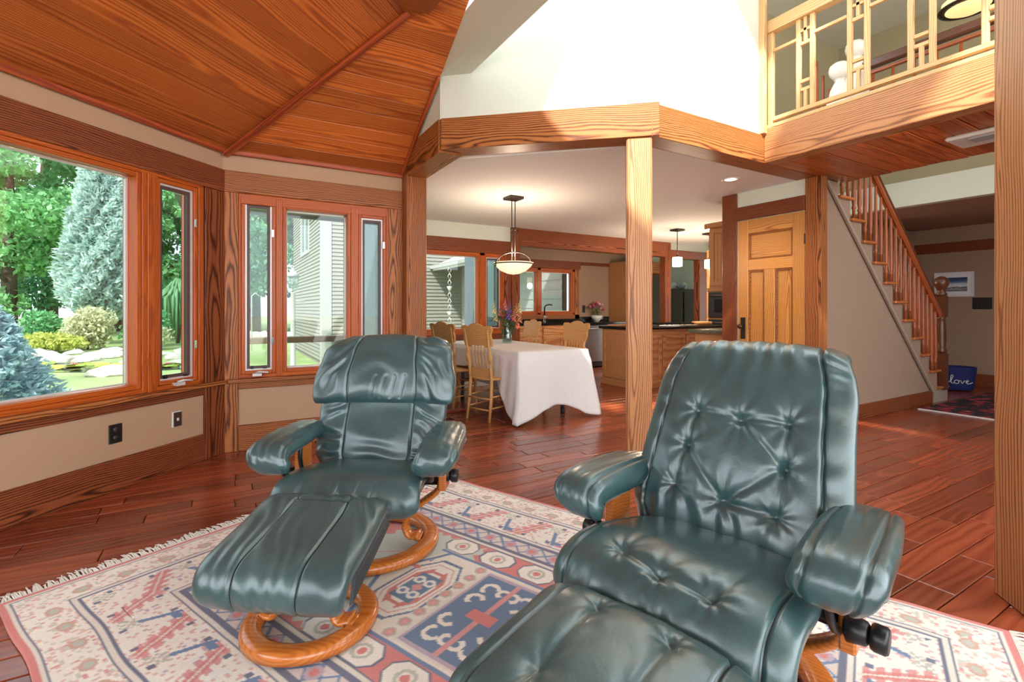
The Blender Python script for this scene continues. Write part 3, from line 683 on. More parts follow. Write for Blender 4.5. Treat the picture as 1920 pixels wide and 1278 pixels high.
# second guard rail around the stair opening
def ux(px_,X):
    d=VIEW*F_PX+RIGHT*(px_-CXP); return X*d.y/d.x
gr=thing('stair_guard','copper coloured guard rail with slim balusters behind the balcony railing','railing',(5.6,0,2.80))
GT=Matrix.Translation((-5.6,0,-2.80))
for o in (bbox('handrail',(5.56,-1.6,3.60),(5.64,ux(1612,5.6),3.68),M['newel'],gr,bevel=.01),bbox('under_rail',(5.58,-1.6,3.54),(5.62,ux(1612,5.6),3.57),M['balus'],gr),bbox('bottom_rail',(5.58,-1.6,2.80),(5.62,ux(1612,5.6),2.84),M['balus'],gr)): o.matrix_basis=GT@o.matrix_basis
yy=ux(1612,5.6)-.12
while yy>-1.5:
    MB().lathe([(.014,0),(.018,.2),(.012,.74)],8).build('baluster',M['balus'],gr,GT@Matrix.Translation((5.6,yy,2.80))); yy-=.17
whitep=plain('white_gloss_paint',srgb(240,236,228),.3)
for px_,X,h,lab in ((1575,5.2,.80,'short white newel post with a ball top on the landing'),(1605,5.6,1.14,'taller white newel post with a ball top on the landing')):
    o=thing('newel_post',lab,'post',(X,ux(px_,X),2.80))
    nw=MB(); nw.box((-.1,-.1,0),(.1,.1,.04)); nw.box((-.085,-.085,.04),(.085,.085,h-.36)); nw.build('shaft',whitep,o,bevel=.006)
    MB().lathe([(.085,h-.36),(.095,h-.33),(.085,h-.27),(.055,h-.21),(.04,h-.18),(.055,h-.17)],16).build('neck',whitep,o)
    MB().lathe([(.02,h-.17),(.06,h-.155),(.088,h-.12),(.098,h-.08),(.088,h-.035),(.055,h-.008),(.004,h)],18).build('ball',whitep,o)
d=VIEW*F_PX+RIGHT*(1815-CXP); tt=5.5/d.x
cl=thing('ceiling_lamp','amber glass drum ceiling lamp above the landing','lamp',(5.5,d.y*tt,1.2+(578-22)*tt))
MB().lathe([(.01,.0),(.1,.005),(.15,.03),(.175,.09),(.175,.1)],24).build('shade',plain('amber_glass',srgb(236,214,160),.3,emit=srgb(255,220,150),estr=.7),cl)
MB().lathe([(.152,.03),(.2,.035),(.2,.045),(.16,.045)],28,caps=False).build('rim',M['iron'],cl)
MB().lathe([(.03,.1),(.03,4.9-cl.location.z)],10).build('stem',M['iron'],cl)
# smoke/vent plate under balcony
sp=thing('ceiling_speaker','white square smoke detector plate under the balcony','detector',(4.92,1.36,2.5))
MB().box((-.17,-.22,-.03),(.17,.22,0)).build('plate',M['vinyl'],sp,bevel=.012); MB().box((-.10,-.06,-.036),(.04,.1,-.03)).build('grille',plain('grille_grey',srgb(170,176,186),.5),sp,bevel=.002)
# ------------------------------------------------------------------ dining wall, kitchen
FY=6.85
w=MB(); w.box((1.45,FY,0),(4.0,FY+.14,.8)); w.box((1.45,FY,2.06),(4.0,FY+.14,2.6)); w.box((1.45,FY,.8),(2.0,FY+.14,2.06)); w.box((3.86,FY,.8),(4.0,FY+.14,2.06))
w.build('wall_dining',M['white'])['kind']='structure'; bpy.data.objects['wall_dining']['label']='white dining room window wall'
ext=plain('grey_blue_siding',srgb(104,114,124),.7)
w=MB(); w.box((1.55,4.83,0),(1.62,FY+.1,2.6)); w.build('wall_dining_side',ext)['kind']='structure'; bpy.data.objects['wall_dining_side']['label']='grey outside wall of the dining room'
t=trim(15,'oak casing around the dining room window')
bbox('header',(1.62,FY-.03,2.06),(4.0,FY,2.265),M['oak_dark'],t); bbox('corner_board',(3.86,FY-.03,0),(4.0,FY,2.06),M['oak_dark'],t); bbox('apron',(1.62,FY-.03,.72),(3.86,FY,.8),M['oak_dark'],t)
bbox('end_post',(3.99,FY-.05,0),(4.14,FY+.15,2.5),M['oak_dark'],t)
win=struct('window_3','dining room window, wide pane and narrow side light in fir'); win.matrix_basis=WM(0,FY,0)
bbox('frame_head',(2.0,-.02,2.02),(3.86,.14,2.06),M['fir'],win); bbox('frame_sill',(2.0,-.02,.8),(3.86,.14,.86),M['fir'],win); bbox('mullion',(3.43,-.02,.8),(3.52,.14,2.06),M['fir'],win); bbox('frame_jamb',(3.83,-.02,.8),(3.86,.14,2.06),M['fir'],win); bbox('frame_jamb',(2.0,-.02,.8),(2.03,.14,2.06),M['fir'],win)
fixed_pane(win,2.06,3.40,.89,2.0); casement(win,3.55,3.80,.89,2.0,False)

t=trim(16,'long dark oak beam across the kitchen opening'); bbox('beam',(4.14,6.83,2.215),(7.5,6.98,2.5),M['oak_dark'],t)
t=trim(17,'dark oak post beside the refrigerator'); bbox('post',(7.5,6.83,0),(7.66,6.98,2.5),M['oak_dark'],t); bbox('lintel',(7.66,6.83,2.2),(10.0,6.95,2.36),M['oak_dark'],t)
t=trim(18,'dark oak post by the wall oven'); bbox('post',(8.5,6.83,0),(8.78,6.98,2.2),M['oak_dark'],t)
w=MB(); w.box((7.66,6.86,2.36),(15.1,6.95,2.5)); w.box((8.78,6.86,0),(15.1,6.95,2.2)); w.box((8.48,9.6,0),(16,9.7,2.5)); w.build('wall_passage',M['greyw'])['kind']='structure'; bpy.data.objects['wall_passage']['label']='grey walls of the passage behind the kitchen'
KY=8.45
w=MB(); w.box((4.0,KY,0),(8.6,KY+.12,1.07)); w.box((4.0,KY,2.02),(8.6,KY+.12,2.5)); w.box((4.0,KY,1.07),(5.05,KY+.12,2.02)); w.box((6.5,KY,1.07),(8.6,KY+.12,2.02));
ww=MB().box((3.98,FY+.14,0),(4.0,KY+.12,2.5)).build('wall_kitchen_side',ext); ww['kind']='structure'; ww['label']='grey outer wall of the kitchen beside the dining window'
w.build('wall_kitchen',M['tan2'])['kind']='structure'; bpy.data.objects['wall_kitchen']['label']='taupe kitchen wall with the sink window'
t=trim(19,'oak casing around the sink window')
bbox('header',(4.0,KY-.03,2.03),(6.66,KY,2.2),M['oak_dark'],t); bbox('header',(6.66,KY-.03,2.13),(7.48,KY,2.2),M['oak_dark'],t); bbox('side',(6.5,KY-.03,.98),(6.62,KY,2.03),M['oak'],t); bbox('side',(4.95,KY-.03,.98),(5.06,KY,2.03),M['oak'],t); bbox('apron',(4.95,KY-.03,.98),(6.62,KY,1.07),M['oak'],t)
win=struct('window_4','kitchen sink window with two panes in fir'); win.matrix_basis=WM(0,KY,0)
bbox('frame_head',(5.05,-.02,1.98),(6.5,.12,2.03),M['fir'],win); bbox('frame_sill',(5.05,-.02,1.06),(6.5,.12,1.11),M['fir'],win); bbox('mullion',(5.55,-.02,1.07),(5.63,.12,2.03),M['fir'],win); bbox('frame_jamb',(6.45,-.02,1.07),(6.5,.12,2.03),M['fir'],win); bbox('frame_jamb',(5.05,-.02,1.07),(5.1,.12,2.03),M['fir'],win)
fixed_pane(win,5.13,5.52,1.14,1.95,.06); fixed_pane(win,5.66,6.42,1.14,1.95,.06)

# cabinets ----------------------------------------------------------
def shaker(parent,lo,hi,face,name='door',mat=None,knob=None):
    """framed door with beadboard panel on box lo..hi; face in '-x','-y'"""
    mat=mat or M['cab']; x0,y0,z0=lo; x1,y1,z1=hi; f=.065
    d=MB()
    if face=='-y':
        Y=y0; 
        root=MB().box((x0,Y-.018,z0),(x0+f,Y,z1)); root.box((x1-f,Y-.018,z0),(x1,Y,z1)); root.box((x0+f,Y-.018,z0),(x1-f,Y,z0+f)); root.box((x0+f,Y-.018,z1-f),(x1-f,Y,z1))
        o=root.build(name,mat,parent,bevel=.003)
        n=max(1,int(round((x1-x0-2*f)/.05))); wd=(x1-x0-2*f)/n
        for i in range(n): d.box((x0+f+i*wd+.002,Y-.007,z0+f),(x0+f+(i+1)*wd-.002,Y-.001,z1-f))
    else:
        Xf=x0
        root=MB().box((Xf-.018,y0,z0),(Xf,y0+f,z1)); root.box((Xf-.018,y1-f,z0),(Xf,y1,z1)); root.box((Xf-.018,y0+f,z0),(Xf,y1-f,z0+f)); root.box((Xf-.018,y0+f,z1-f),(Xf,y1-f,z1))
        o=root.build(name,mat,parent,bevel=.003)
        n=max(1,int(round((y1-y0-2*f)/.05))); wd=(y1-y0-2*f)/n
        for i in range(n): d.box((Xf-.007,y0+f+i*wd+.002,z0+f),(Xf-.001,y0+f+(i+1)*wd-.002,z1-f))
    d.build('panel',mat,o,bevel=.002)
    return o
def cab(name,label,lo,hi,toe=.1,group=None,top=None):
    o=thing(name,label,'cabinet',((lo[0]+hi[0])/2,(lo[1]+hi[1])/2,lo[2]),0,group)
    inner=bpy.data.objects.new('x',None)
    T=Matrix.Translation((-o.location.x,-o.location.y,-lo[2]))
    MB().box((lo[0],lo[1],lo[2]+toe),hi).build('body',M['cab'],o,T,bevel=.003)
    if toe: MB().box((lo[0]+.04,lo[1]+.05,lo[2]),(hi[0]-.01,hi[1],lo[2]+toe)).build('toe_kick',M['oak_dark'],o,T)
    bpy.data.objects.remove(inner); return o,T
def fix(o,T): 
    o.matrix_basis=T@o.matrix_basis
    return o
CF=7.82
o,T=cab('drawer_cabinet','fir drawer cabinet at the left end of the sink counter',(4.1,CF,0),(5.25,KY-.015,.88))
for za,zb in ((.12,.34),(.36,.58),(.60,.76),(.775,.87)): 
    d=fix(MB().box((4.14,CF-.018,za),(5.22,CF,zb)).build('drawer',M['cab'],o,bevel=.004),T); MB().lathe([(.006,0),(.008,.015),(.016,.02),(.014,.03),(.002,.032)],10,'y').build('knob',M['black'],d,Matrix.Translation((4.68,CF-.018-.03,(za+zb)/2)))
o,T=cab('sink_cabinet','fir sink cabinet with two framed doors under the kitchen window',(5.26,CF,0),(6.24,KY-.015,.88))
for xa,xb in ((5.28,5.74),(5.76,6.22)): fix(shaker(o,(xa,CF,.12),(xb,KY,.68),'-y'),T)
fix(MB().box((5.28,CF-.018,.7),(6.22,CF,.86)).build('false_drawer',M['cab'],o,bevel=.004),T)
dw=thing('dishwasher','stainless steel dishwasher under the black worktop','dishwasher',(6.56,8.1,0)); T=Matrix.Translation((-6.56,-8.1,0))
MB().box((6.26,CF+.02,.1),(6.86,KY-.015,.87)).build('tub',M['black'],dw,T); MB().box((6.27,CF-.03,.12),(6.85,CF+.02,.86)).build('door',M['steel'],dw,T,bevel=.008)
MB().tube([(6.31,CF-.06,.79),(6.81,CF-.06,.79)],.012,10).build('handle',M['steel'],dw,T); MB().box((6.28,CF,.02),(6.84,CF+.04,.1)).build('kick_plate',M['black'],dw,T)
o,T=cab('end_cabinet','narrow fir cabinet right of the dishwasher',(6.88,CF,0),(7.46,KY-.015,.88)); fix(shaker(o,(6.90,CF,.12),(7.44,KY,.86),'-y'),T)
tag(MB().box((4.05,CF-.04,.88),(7.47,KY-.001,.92)).build('worktop',M['granite'],bevel=.004),'black granite worktop below the kitchen window','worktop')
tag(MB().box((4.05,KY-.02,.92),(7.47,KY-.001,1.02)).build('backsplash',M['granite'],bevel=.003),'low black granite backsplash behind the sink counter','backsplash')
fc=thing('faucet','chrome kitchen faucet on the sink counter','faucet',(5.62,8.28,.92))
MB().lathe([(.04,0),(.04,.02),(.025,.03),(.024,.13),(.02,.14)],14).build('base',M['chrome'],fc); MB().tube([(0,0,.13),(0,0,.30),(.02,-.02,.34),(.08,-.06,.36),(.12,-.1,.345)],.014,10).build('spout',M['iron'],fc); MB().tube([(.03,0,.1),(.08,0,.13)],.009,8).build('lever',M['chrome'],fc)
cup=thing('teacup_planter','giant blue and white teacup planter of pink flowers on the counter','planter',(6.98,8.28,.92))
MB().lathe([(.05,0),(.06,.012),(.1,.05),(.125,.13),(.118,.13),(.09,.05),(.02,.03)],20).build('cup',plain('china',srgb(225,228,222),.15,noise=.25,nscale=38),cup); MB().tube([(.115,0,.10),(.165,0,.11),(.175,0,.075),(.14,0,.05),(.1,0,.05)],.009,8).build('handle',plain('china_handle',srgb(215,220,215),.15),cup)
pinkp=[plain('petal_pink',srgb(206,120,140),.6),plain('petal_rose',srgb(180,84,110),.6),plain('petal_blush',srgb(224,170,176),.6)]
leafm=plain('stem_green',srgb(74,104,58),.6,noise=.25,nscale=20)
def flower(parent,base,tip,r,mat,kind='ball',seed=0):
    rg=random.Random(seed); m=MB(); b=Vector(base); t_=Vector(tip); mid=(b+t_)/2+Vector((rg.uniform(-.02,.02),rg.uniform(-.02,.02),0))
    st_=MB().tube([b,mid,t_],.003,5).build('stem',leafm,parent)
    for i in range(22 if kind=='ball' else 26):
        if kind=='ball':
            v=Vector((rg.gauss(0,1),rg.gauss(0,1),rg.gauss(0,1))).normalized(); c=t_+v*r*.7; s_=r*.5
        else:
            f=i/26; c=t_+Vector((0,0,(f-.5)*r*4.2)); a=i*2.4; v=Vector((math.cos(a),math.sin(a),.5)); c=c+v*r*.55*(1.1-f); s_=r*.42*(1.15-f)
        u=v.orthogonal().normalized(); w_=v.cross(u)
        m.raw([c-u*s_,c+w_*s_*.7,c+u*s_,c-w_*s_*.7,c+v*s_*.5],[(0,1,4),(1,2,4),(2,3,4),(3,0,4)],True)
    return m.build('blossom',mat,parent)
def leaves(parent,spots,size,mat,seed=1):
    rg=random.Random(seed); m=MB()
    for c,n,sp in spots:
        for i in range(n):
            p=Vector(c)+Vector((rg.gauss(0,sp),rg.gauss(0,sp),rg.gauss(0,sp*1.3))); d=Vector((rg.gauss(0,1),rg.gauss(0,1),rg.uniform(.2,1.5))).normalized()
            u=d.orthogonal().normalized(); L_=size*rg.uniform(.7,1.4)
            m.raw([p,p+d*L_*.5+u*L_*.16,p+d*L_,p+d*L_*.5-u*L_*.16],[(0,1,2,3)])
    return m.build('foliage',mat,parent)
for i in range(11):
    a=i*2.4; rr_=.02+.10*math.sqrt(i/11); z_=.40-.13*(i/11)+.03*math.sin(i*3)
    flower(cup,(rr_*.3*math.cos(a),rr_*.3*math.sin(a),.11),(rr_*1.3*math.cos(a),rr_*1.3*math.sin(a),z_),.042,pinkp[i%3],'ball',i)
leaves(cup,[((0,0,.2),40,.035)],.06,leafm)
o=thing('outlet_plate','brown outlet plate on the wall beside the sink window','outlet',(6.76,KY,1.19)); MB().box((-.04,-.008,-.08),(.04,0,.08)).build('plate',plain('outlet_brown',srgb(60,42,36),.4),o,bevel=.002); MB().box((-.018,-.012,-.04),(.018,-.008,.04)).build('socket',M['black'],o)

fr=thing('fridge_cabinet','tall fir fridge surround with a small cupboard on top','cabinet',(8.0,8.1,0)); T=Matrix.Translation((-8.0,-8.1,0))
bbox_=lambda n,lo,hi,mat,p: fix(bbox(n,lo,hi,mat,p),T)
bbox_('side_panel',(7.47,7.72,0),(7.5,KY-.01,2.215),M['cab'],fr); bbox_('side_panel',(8.45,7.72,0),(8.48,KY-.01,2.215),M['cab'],fr); fix(MB().box((7.5,7.74,1.96),(8.45,KY-.01,2.215)).build('cupboard',M['cab'],fr),T)
fix(shaker(fr,(7.52,7.74,1.97),(7.97,8,2.21),'-y'),T); fix(shaker(fr,(7.99,7.74,1.97),(8.43,8,2.21),'-y'),T)
rf=thing('refrigerator','stainless steel refrigerator behind the kitchen island','refrigerator',(7.97,8.1,0)); T=Matrix.Translation((-7.97,-8.1,0))
MB().box((7.52,7.72,.03),(8.43,KY-.03,1.93)).build('body',plain('fridge_grey',srgb(90,92,96),.5),rf,T); MB().box((7.52,7.64,.06),(7.88,7.715,1.93)).build('freezer_door',M['steel'],rf,T,bevel=.01); MB().box((7.89,7.64,.06),(8.43,7.715,1.93)).build('fridge_door',M['steel'],rf,T,bevel=.01)
for x in (7.85,7.92): MB().tube([(x,7.60,.6),(x,7.60,1.7)],.012,8).build('handle',M['chrome'],rf,T)

# island
IX0,IX1,IY0,IY1=5.26,7.4,5.36,6.10
o,T=cab('kitchen_island','fir kitchen island with framed beadboard panels','' and 0 or (IX0,IY0,0),(IX1,IY1,.88),.0)
fix(shaker(o,(IX0,IY0+.02,.12),(IX1,IY1-.02,.87),'-x','side_panel'),T)
n=4; wd=(IX1-IX0-.04)/n
for i in range(n): fix(shaker(o,(IX0+.02+i*wd+.01,IY0,.12),(IX0+.02+(i+1)*wd-.01,IY1,.80),'-y'),T)
fix(MB().box((IX0-.025,IY0-.025,0),(IX1+.01,IY1+.02,.1)).build('plinth',M['cab'],o,bevel=.006),T)
tag(MB().box((IX0-.04,IY0-.05,.88),(IX1+.04,IY1+.05,.92)).build('island_worktop',M['granite'],bevel=.005),'black granite worktop on the kitchen island','worktop')
ck=thing('cooktop','stainless gas cooktop with black grates set in the island','cooktop',(6.35,5.75,.92)); MB().box((-.45,-.26,0),(.45,.26,.014)).build('tray',M['steel'],ck,bevel=.004)
for dx in (-.3,0,.3):
    m=MB()
    for q in (-.1,0,.1): m.box((dx+q-.006,-.2,.02),(dx+q+.006,.2,.045)); m.box((dx-.13,q*1.8-.006,.02),(dx+.13,q*1.8+.006,.045))
    for q in (-.1,.1): m.box((dx+q-.008,-.2,.012),(dx+q+.008,-.18,.022)); m.box((dx+q-.008,.18,.012),(dx+q+.008,.2,.022))
    m.build('grate',M['black'],ck)
cb=thing('cutting_board','thick round wooden chopping board on the island','board',(7.0,5.58,.92)); MB().lathe([(.14,0),(.16,.01),(.16,.055),(.15,.06),(.01,.06)],26).build('disc',M['cab'],cb); MB().lathe([(.1602,.02),(.163,.022),(.163,.03),(.1602,.032)],26,caps=False).build('band',M['oak'],cb)
# side counter and wall cabinet next to the pantry
o,T=cab('side_cabinet','low fir cabinet beside the pantry door',(5.30,3.73,0),(6.3,4.33,.89)); fix(shaker(o,(5.30,3.76,.12),(6,4.31,.70),'-x'),T); fix(MB().box((5.282,3.76,.72),(5.30,4.31,.87)).build('drawer',M['cab'],o,bevel=.003),T)
tag(MB().box((5.22,3.73,.89),(6.3,4.38,.93)).build('side_worktop',M['granite2'],bevel=.004),'green granite worktop beside the pantry door','worktop')
o=thing('wall_cabinet','fir wall cabinet above the green granite worktop','cabinet',(5.85,4.1,1.42)); T=Matrix.Translation((-5.85,-4.1,-1.42))
MB().box((5.62,3.73,1.45),(6.2,4.36,2.28)).build('body',M['cab'],o,T,bevel=.003); fix(shaker(o,(5.62,3.75,1.5),(6,4.34,2.25),'-x'),T); MB().box((5.57,3.73,2.26),(6.2,4.41,2.33)).build('cornice',M['cab'],o,T,bevel=.012); MB().box((5.59,3.73,1.42),(6.2,4.38,1.47)).build('light_rail',M['cab'],o,T,bevel=.01)
ov=thing('wall_oven','black and steel double wall oven in a fir tower','oven',(8.2,5.75,0)); T=Matrix.Translation((-8.2,-5.75,0))
MB().box((7.92,5.3,0),(8.5,6.2,2.3)).build('tower',M['cab'],ov,T); 
for za,zb in ((.5,1.0),(1.03,1.5)):
    MB().box((7.88,5.36,za),(7.92,6.14,zb)).build('oven_door',M['black'],ov,T,bevel=.006); MB().tube([(7.85,5.42,zb-.06),(7.85,6.08,zb-.06)],.012,8).build('handle',M['steel'],ov,T); MB().box((7.875,5.5,za+.1),(7.882,6.0,zb-.13)).build('oven_window',plain('oven_glass',srgb(14,14,16),.06),ov,T)
MB().box((7.885,5.36,1.5),(7.92,6.14,1.56)).build('control_panel',M['steel'],ov,T)
# dark hutch in the room behind
hu=thing('dark_hutch','dark wood hutch in the dim room behind the kitchen','hutch',(10.9,9.28,0)); dk=plain('dark_mahogany',srgb(48,22,18),.25,noise=.3,nscale=8)
MB().box((-1.0,-.25,0),(1.0,.28,1.72)).build('body',dk,hu,bevel=.01)
for xa in (-.95,-.3,.35): MB().box((xa,-.275,.1),(xa+.6,-.25,1.64)).build('door',dk,hu,bevel=.008)
for xa in (-.38,.27,.92): MB().lathe([(.005,0),(.015,.02),(.002,.03)],8,'y').build('knob',M['brass'],hu,Matrix.Translation((xa,-.30,.8)))
pl_=thing('plate_display','blue and white display plates on top of the hutch','plate',(10.7,9.2,1.72)); MB().lathe([(.05,0),(.07,.02),(.17,.10),(.165,.11),(.05,.04)],20).build('bowl',plain('blue_china',srgb(150,170,190),.2,noise=.4,nscale=30),pl_)
for dx in (-.2,.2): MB().lathe([(.005,-.01),(.06,-.008),(.10,.0),(.10,.008),(.005,.004)],18,'y').build('plate',plain('china_plate',srgb(200,210,215),.2,noise=.25,nscale=40),pl_,Matrix.Translation((dx,.06,.10)))

# pendants ----------------------------------------------------------
glow=plain('cream_mosaic_glass',srgb(250,236,204),.4,noise=.15,nscale=45,emit=srgb(255,232,190),estr=3.5)
def pendant(x,y,label):
    p=thing('pendant_lamp',label,'lamp',(x,y,2.5),0,'kitchen island pendants')
    MB().box((-.085,-.085,-.025),(.085,.085,0)).build('canopy',M['iron'],p,bevel=.003); MB().tube([(0,0,-.02),(0,0,-.44)],.006,8).build('rod',M['iron'],p)
    MB().lathe([(.01,-.42),(.022,-.43),(.022,-.46),(.01,-.47)],12).build('socket',M['iron'],p); MB().box((-.062,-.062,-.61),(.062,.062,-.455)).build('shade',glow,p,bevel=.012)
    l=bpy.data.lights.new('pendant_bulb','POINT'); l.energy=45; l.color=(1,.82,.6); l.shadow_soft_size=.08
    lo=bpy.data.objects.new('bulb',l); COL.objects.link(lo); lo.parent=p; lo.location=(0,0,-.68)
pendant(6.46,5.63,'small mosaic glass pendant over the island, fully visible beside the post'); pendant(7.26,5.63,'small mosaic glass pendant half hidden by the wall cabinet')
p=thing('dining_pendant','bronze pendant with a wide cream glass bowl over the dining table','lamp',(2.93,4.96,2.5))
MB().box((-.09,-.09,-.03),(.09,.09,0)).build('canopy',M['iron'],p,bevel=.003)
for dx in (-.022,.022):
    MB().tube([(dx,0,-.02),(dx,0,-.80)],.006,8).build('rod',M['iron'],p); MB().lathe([(.006,-.36),(.011,-.365),(.011,-.385),(.006,-.39)],8).build('rod_joint',M['iron'],p,Matrix.Translation((dx,0,0)))
bowl=plain('cream_glass_bowl',srgb(250,230,205),.35,emit=srgb(255,222,180),estr=.75)
MB().lathe([(.005,-.905),(.07,-.895),(.15,-.86),(.205,-.81),(.235,-.765),(.228,-.765),(.19,-.80),(.1,-.86),(.005,-.88)],32).build('bowl',bowl,p)
MB().lathe([(.222,-.785),(.229,-.787),(.233,-.775),(.226,-.773)],32,caps=False).build('rim_band',M['iron'],p)
yo=MB(); yo.tube([(.235*math.cos(math.radians(a)),-.07*math.sin(math.radians(a)),-.775+.125*math.sin(math.radians(a))) for a in range(-20,201,10)],.007,8); yo.build('hoop',M['iron'],p)
l=bpy.data.lights.new('dining_bulb','POINT'); l.energy=32; l.color=(1,.82,.62); l.shadow_soft_size=.1; lo=bpy.data.objects.new('bulb',l); COL.objects.link(lo); lo.parent=p; lo.location=(0,0,-.68)
dl=thing('downlight','round recessed downlight in the white ceiling','lamp'); dd=VIEW*F_PX+RIGHT*(1370-CXP); tt=1.3/(578-336.0); dl.location=(dd.x*tt,dd.y*tt,2.5)
MB().lathe([(.055,-.004),(.085,-.006),(.09,0),(.055,0)],24,caps=False).build('trim_ring',M['vinyl'],dl); MB().lathe([(.002,-.003),(.055,-.003),(.055,0)],24).build('lens',emat('downlight_lens',srgb(255,240,220),8.0),dl)
l=bpy.data.lights.new('downlight_bulb','SPOT'); l.energy=38; l.color=(1,.9,.78); l.spot_size=2.2; l.spot_blend=.8; l.shadow_soft_size=.05; lo=bpy.data.objects.new('bulb',l); COL.objects.link(lo); lo.parent=dl; lo.location=(0,0,-.02)

# dining table, cloth, chairs ----------------------------------------
TX0,TX1,TY0,TY1,TZ=2.63,3.52,4.34,6.3,.745
tb=thing('dining_table','folding dining table hidden under a white cloth','table',((TX0+TX1)/2,(TY0+TY1)/2,0)); cx_,cy_=(TX0+TX1)/2,(TY0+TY1)/2
MB().box((TX0-cx_+.01,TY0-cy_+.01,.70),(TX1-cx_-.01,TY1-cy_-.01,.735)).build('tabletop',M['vinyl'],tb,bevel=.006)
gm=plain('grey_steel_leg',srgb(120,130,142),.4,metal=.5)
for sx in (-.30,.30):
    for sy in (-.72,.72): 
        MB().tube([(sx,sy,.03),(sx,sy*.98,.40),(sx*.98,sy*.95,.70)],.022,10).build('leg',gm,tb); MB().lathe([(.024,0),(.026,.005),(.026,.05),(.022,.055)],10).build('foot',M['black'],tb,Matrix.Translation((sx,sy,0)))
for sy in (-.72,.72): MB().tube([(-.3,sy,.25),(.3,sy,.25)],.012,8).build('brace',gm,tb)
# cloth: draped sheet, built as a polar grid over the top rectangle
def cloth_mesh():
    hx,hy=(TX1-TX0)/2+.006,(TY1-TY0)/2+.006; nper=220; ndrop=26; vs=[]; fs=[]
    per=[]  # perimeter samples with outward normal
    segs=[((-hx,-hy),(hx,-hy),(0,-1)),((hx,-hy),(hx,hy),(1,0)),((hx,hy),(-hx,hy),(0,1)),((-hx,hy),(-hx,-hy),(-1,0))]
    tot=4*(hx+hy)
    for a,b_,nn in segs:
        L_=math.dist(a,b_); k=int(nper*L_/tot)
        for i in range(k):
            f=i/k; per.append((a[0]+(b_[0]-a[0])*f,a[1]+(b_[1]-a[1])*f,nn,f,L_))
    n=len(per)
    for j in range(8):                          # top rings
        s_=(j+1)/8
        for p_ in per: vs.append((p_[0]*s_,p_[1]*s_,TZ+.001*math.sin(p_[0]*30*s_)*math.sin(p_[1]*23*s_)))
    for j in range(1,ndrop+1):
        t_=j/ndrop
        for i,(x,y,nn,f,L_) in enumerate(per):
            d=min(f,1-f)*L_; corner=math.exp(-(d/.16)**2)
            # direction near a corner leans outward on both axes
            cxs,cys=(1 if x>0 else -1),(1 if y>0 else -1)
            ox=nn[0]+corner*.8*cxs*(0 if nn[0] else 1); oy=nn[1]+corner*.8*cys*(0 if nn[1] else 1)
            drop=.60+.128*corner+ (0.03*math.sin(f*9+nn[0]*2))*(1-corner)
            if nn[0]:
                wide=math.exp(-(d/.30)**2); drop=.245+.48*wide+.012*math.sin(f*23)
            fold=(.012*math.sin(f*L_*16+nn[1]*2)+.008*math.sin(f*L_*37+1))*t_*(1-corner)
            out=(.02+.03*t_+.05*corner*t_**1.3+fold)*min(1,t_*6)
            tw=corner*.03*math.sin(t_*3+i*.9)*t_
            vs.append((x+ox*out+tw,y+oy*out,TZ-drop*t_ if t_>.06 else TZ-drop*t_*.8))
    vs.append((0,0,TZ)); c=len(vs)-1
    R_=8+ndrop
    for j in range(R_-1):
        for i in range(n):
            i2=(i+1)%n; fs.append((j*n+i,(j+1)*n+i,(j+1)*n+i2,j*n+i2))
    for i in range(n): fs.append((c,i,(i+1)%n))
    return new_mesh('tablecloth',vs,fs,True)
cl_=add('tablecloth',cloth_mesh(),M['cloth']); cl_.location=(cx_,cy_,0); md=cl_.modifiers.new('thick','SOLIDIFY'); md.thickness=.003; md.offset=1
tag(cl_,'white linen cloth draped over the dining table with hanging corners','tablecloth')

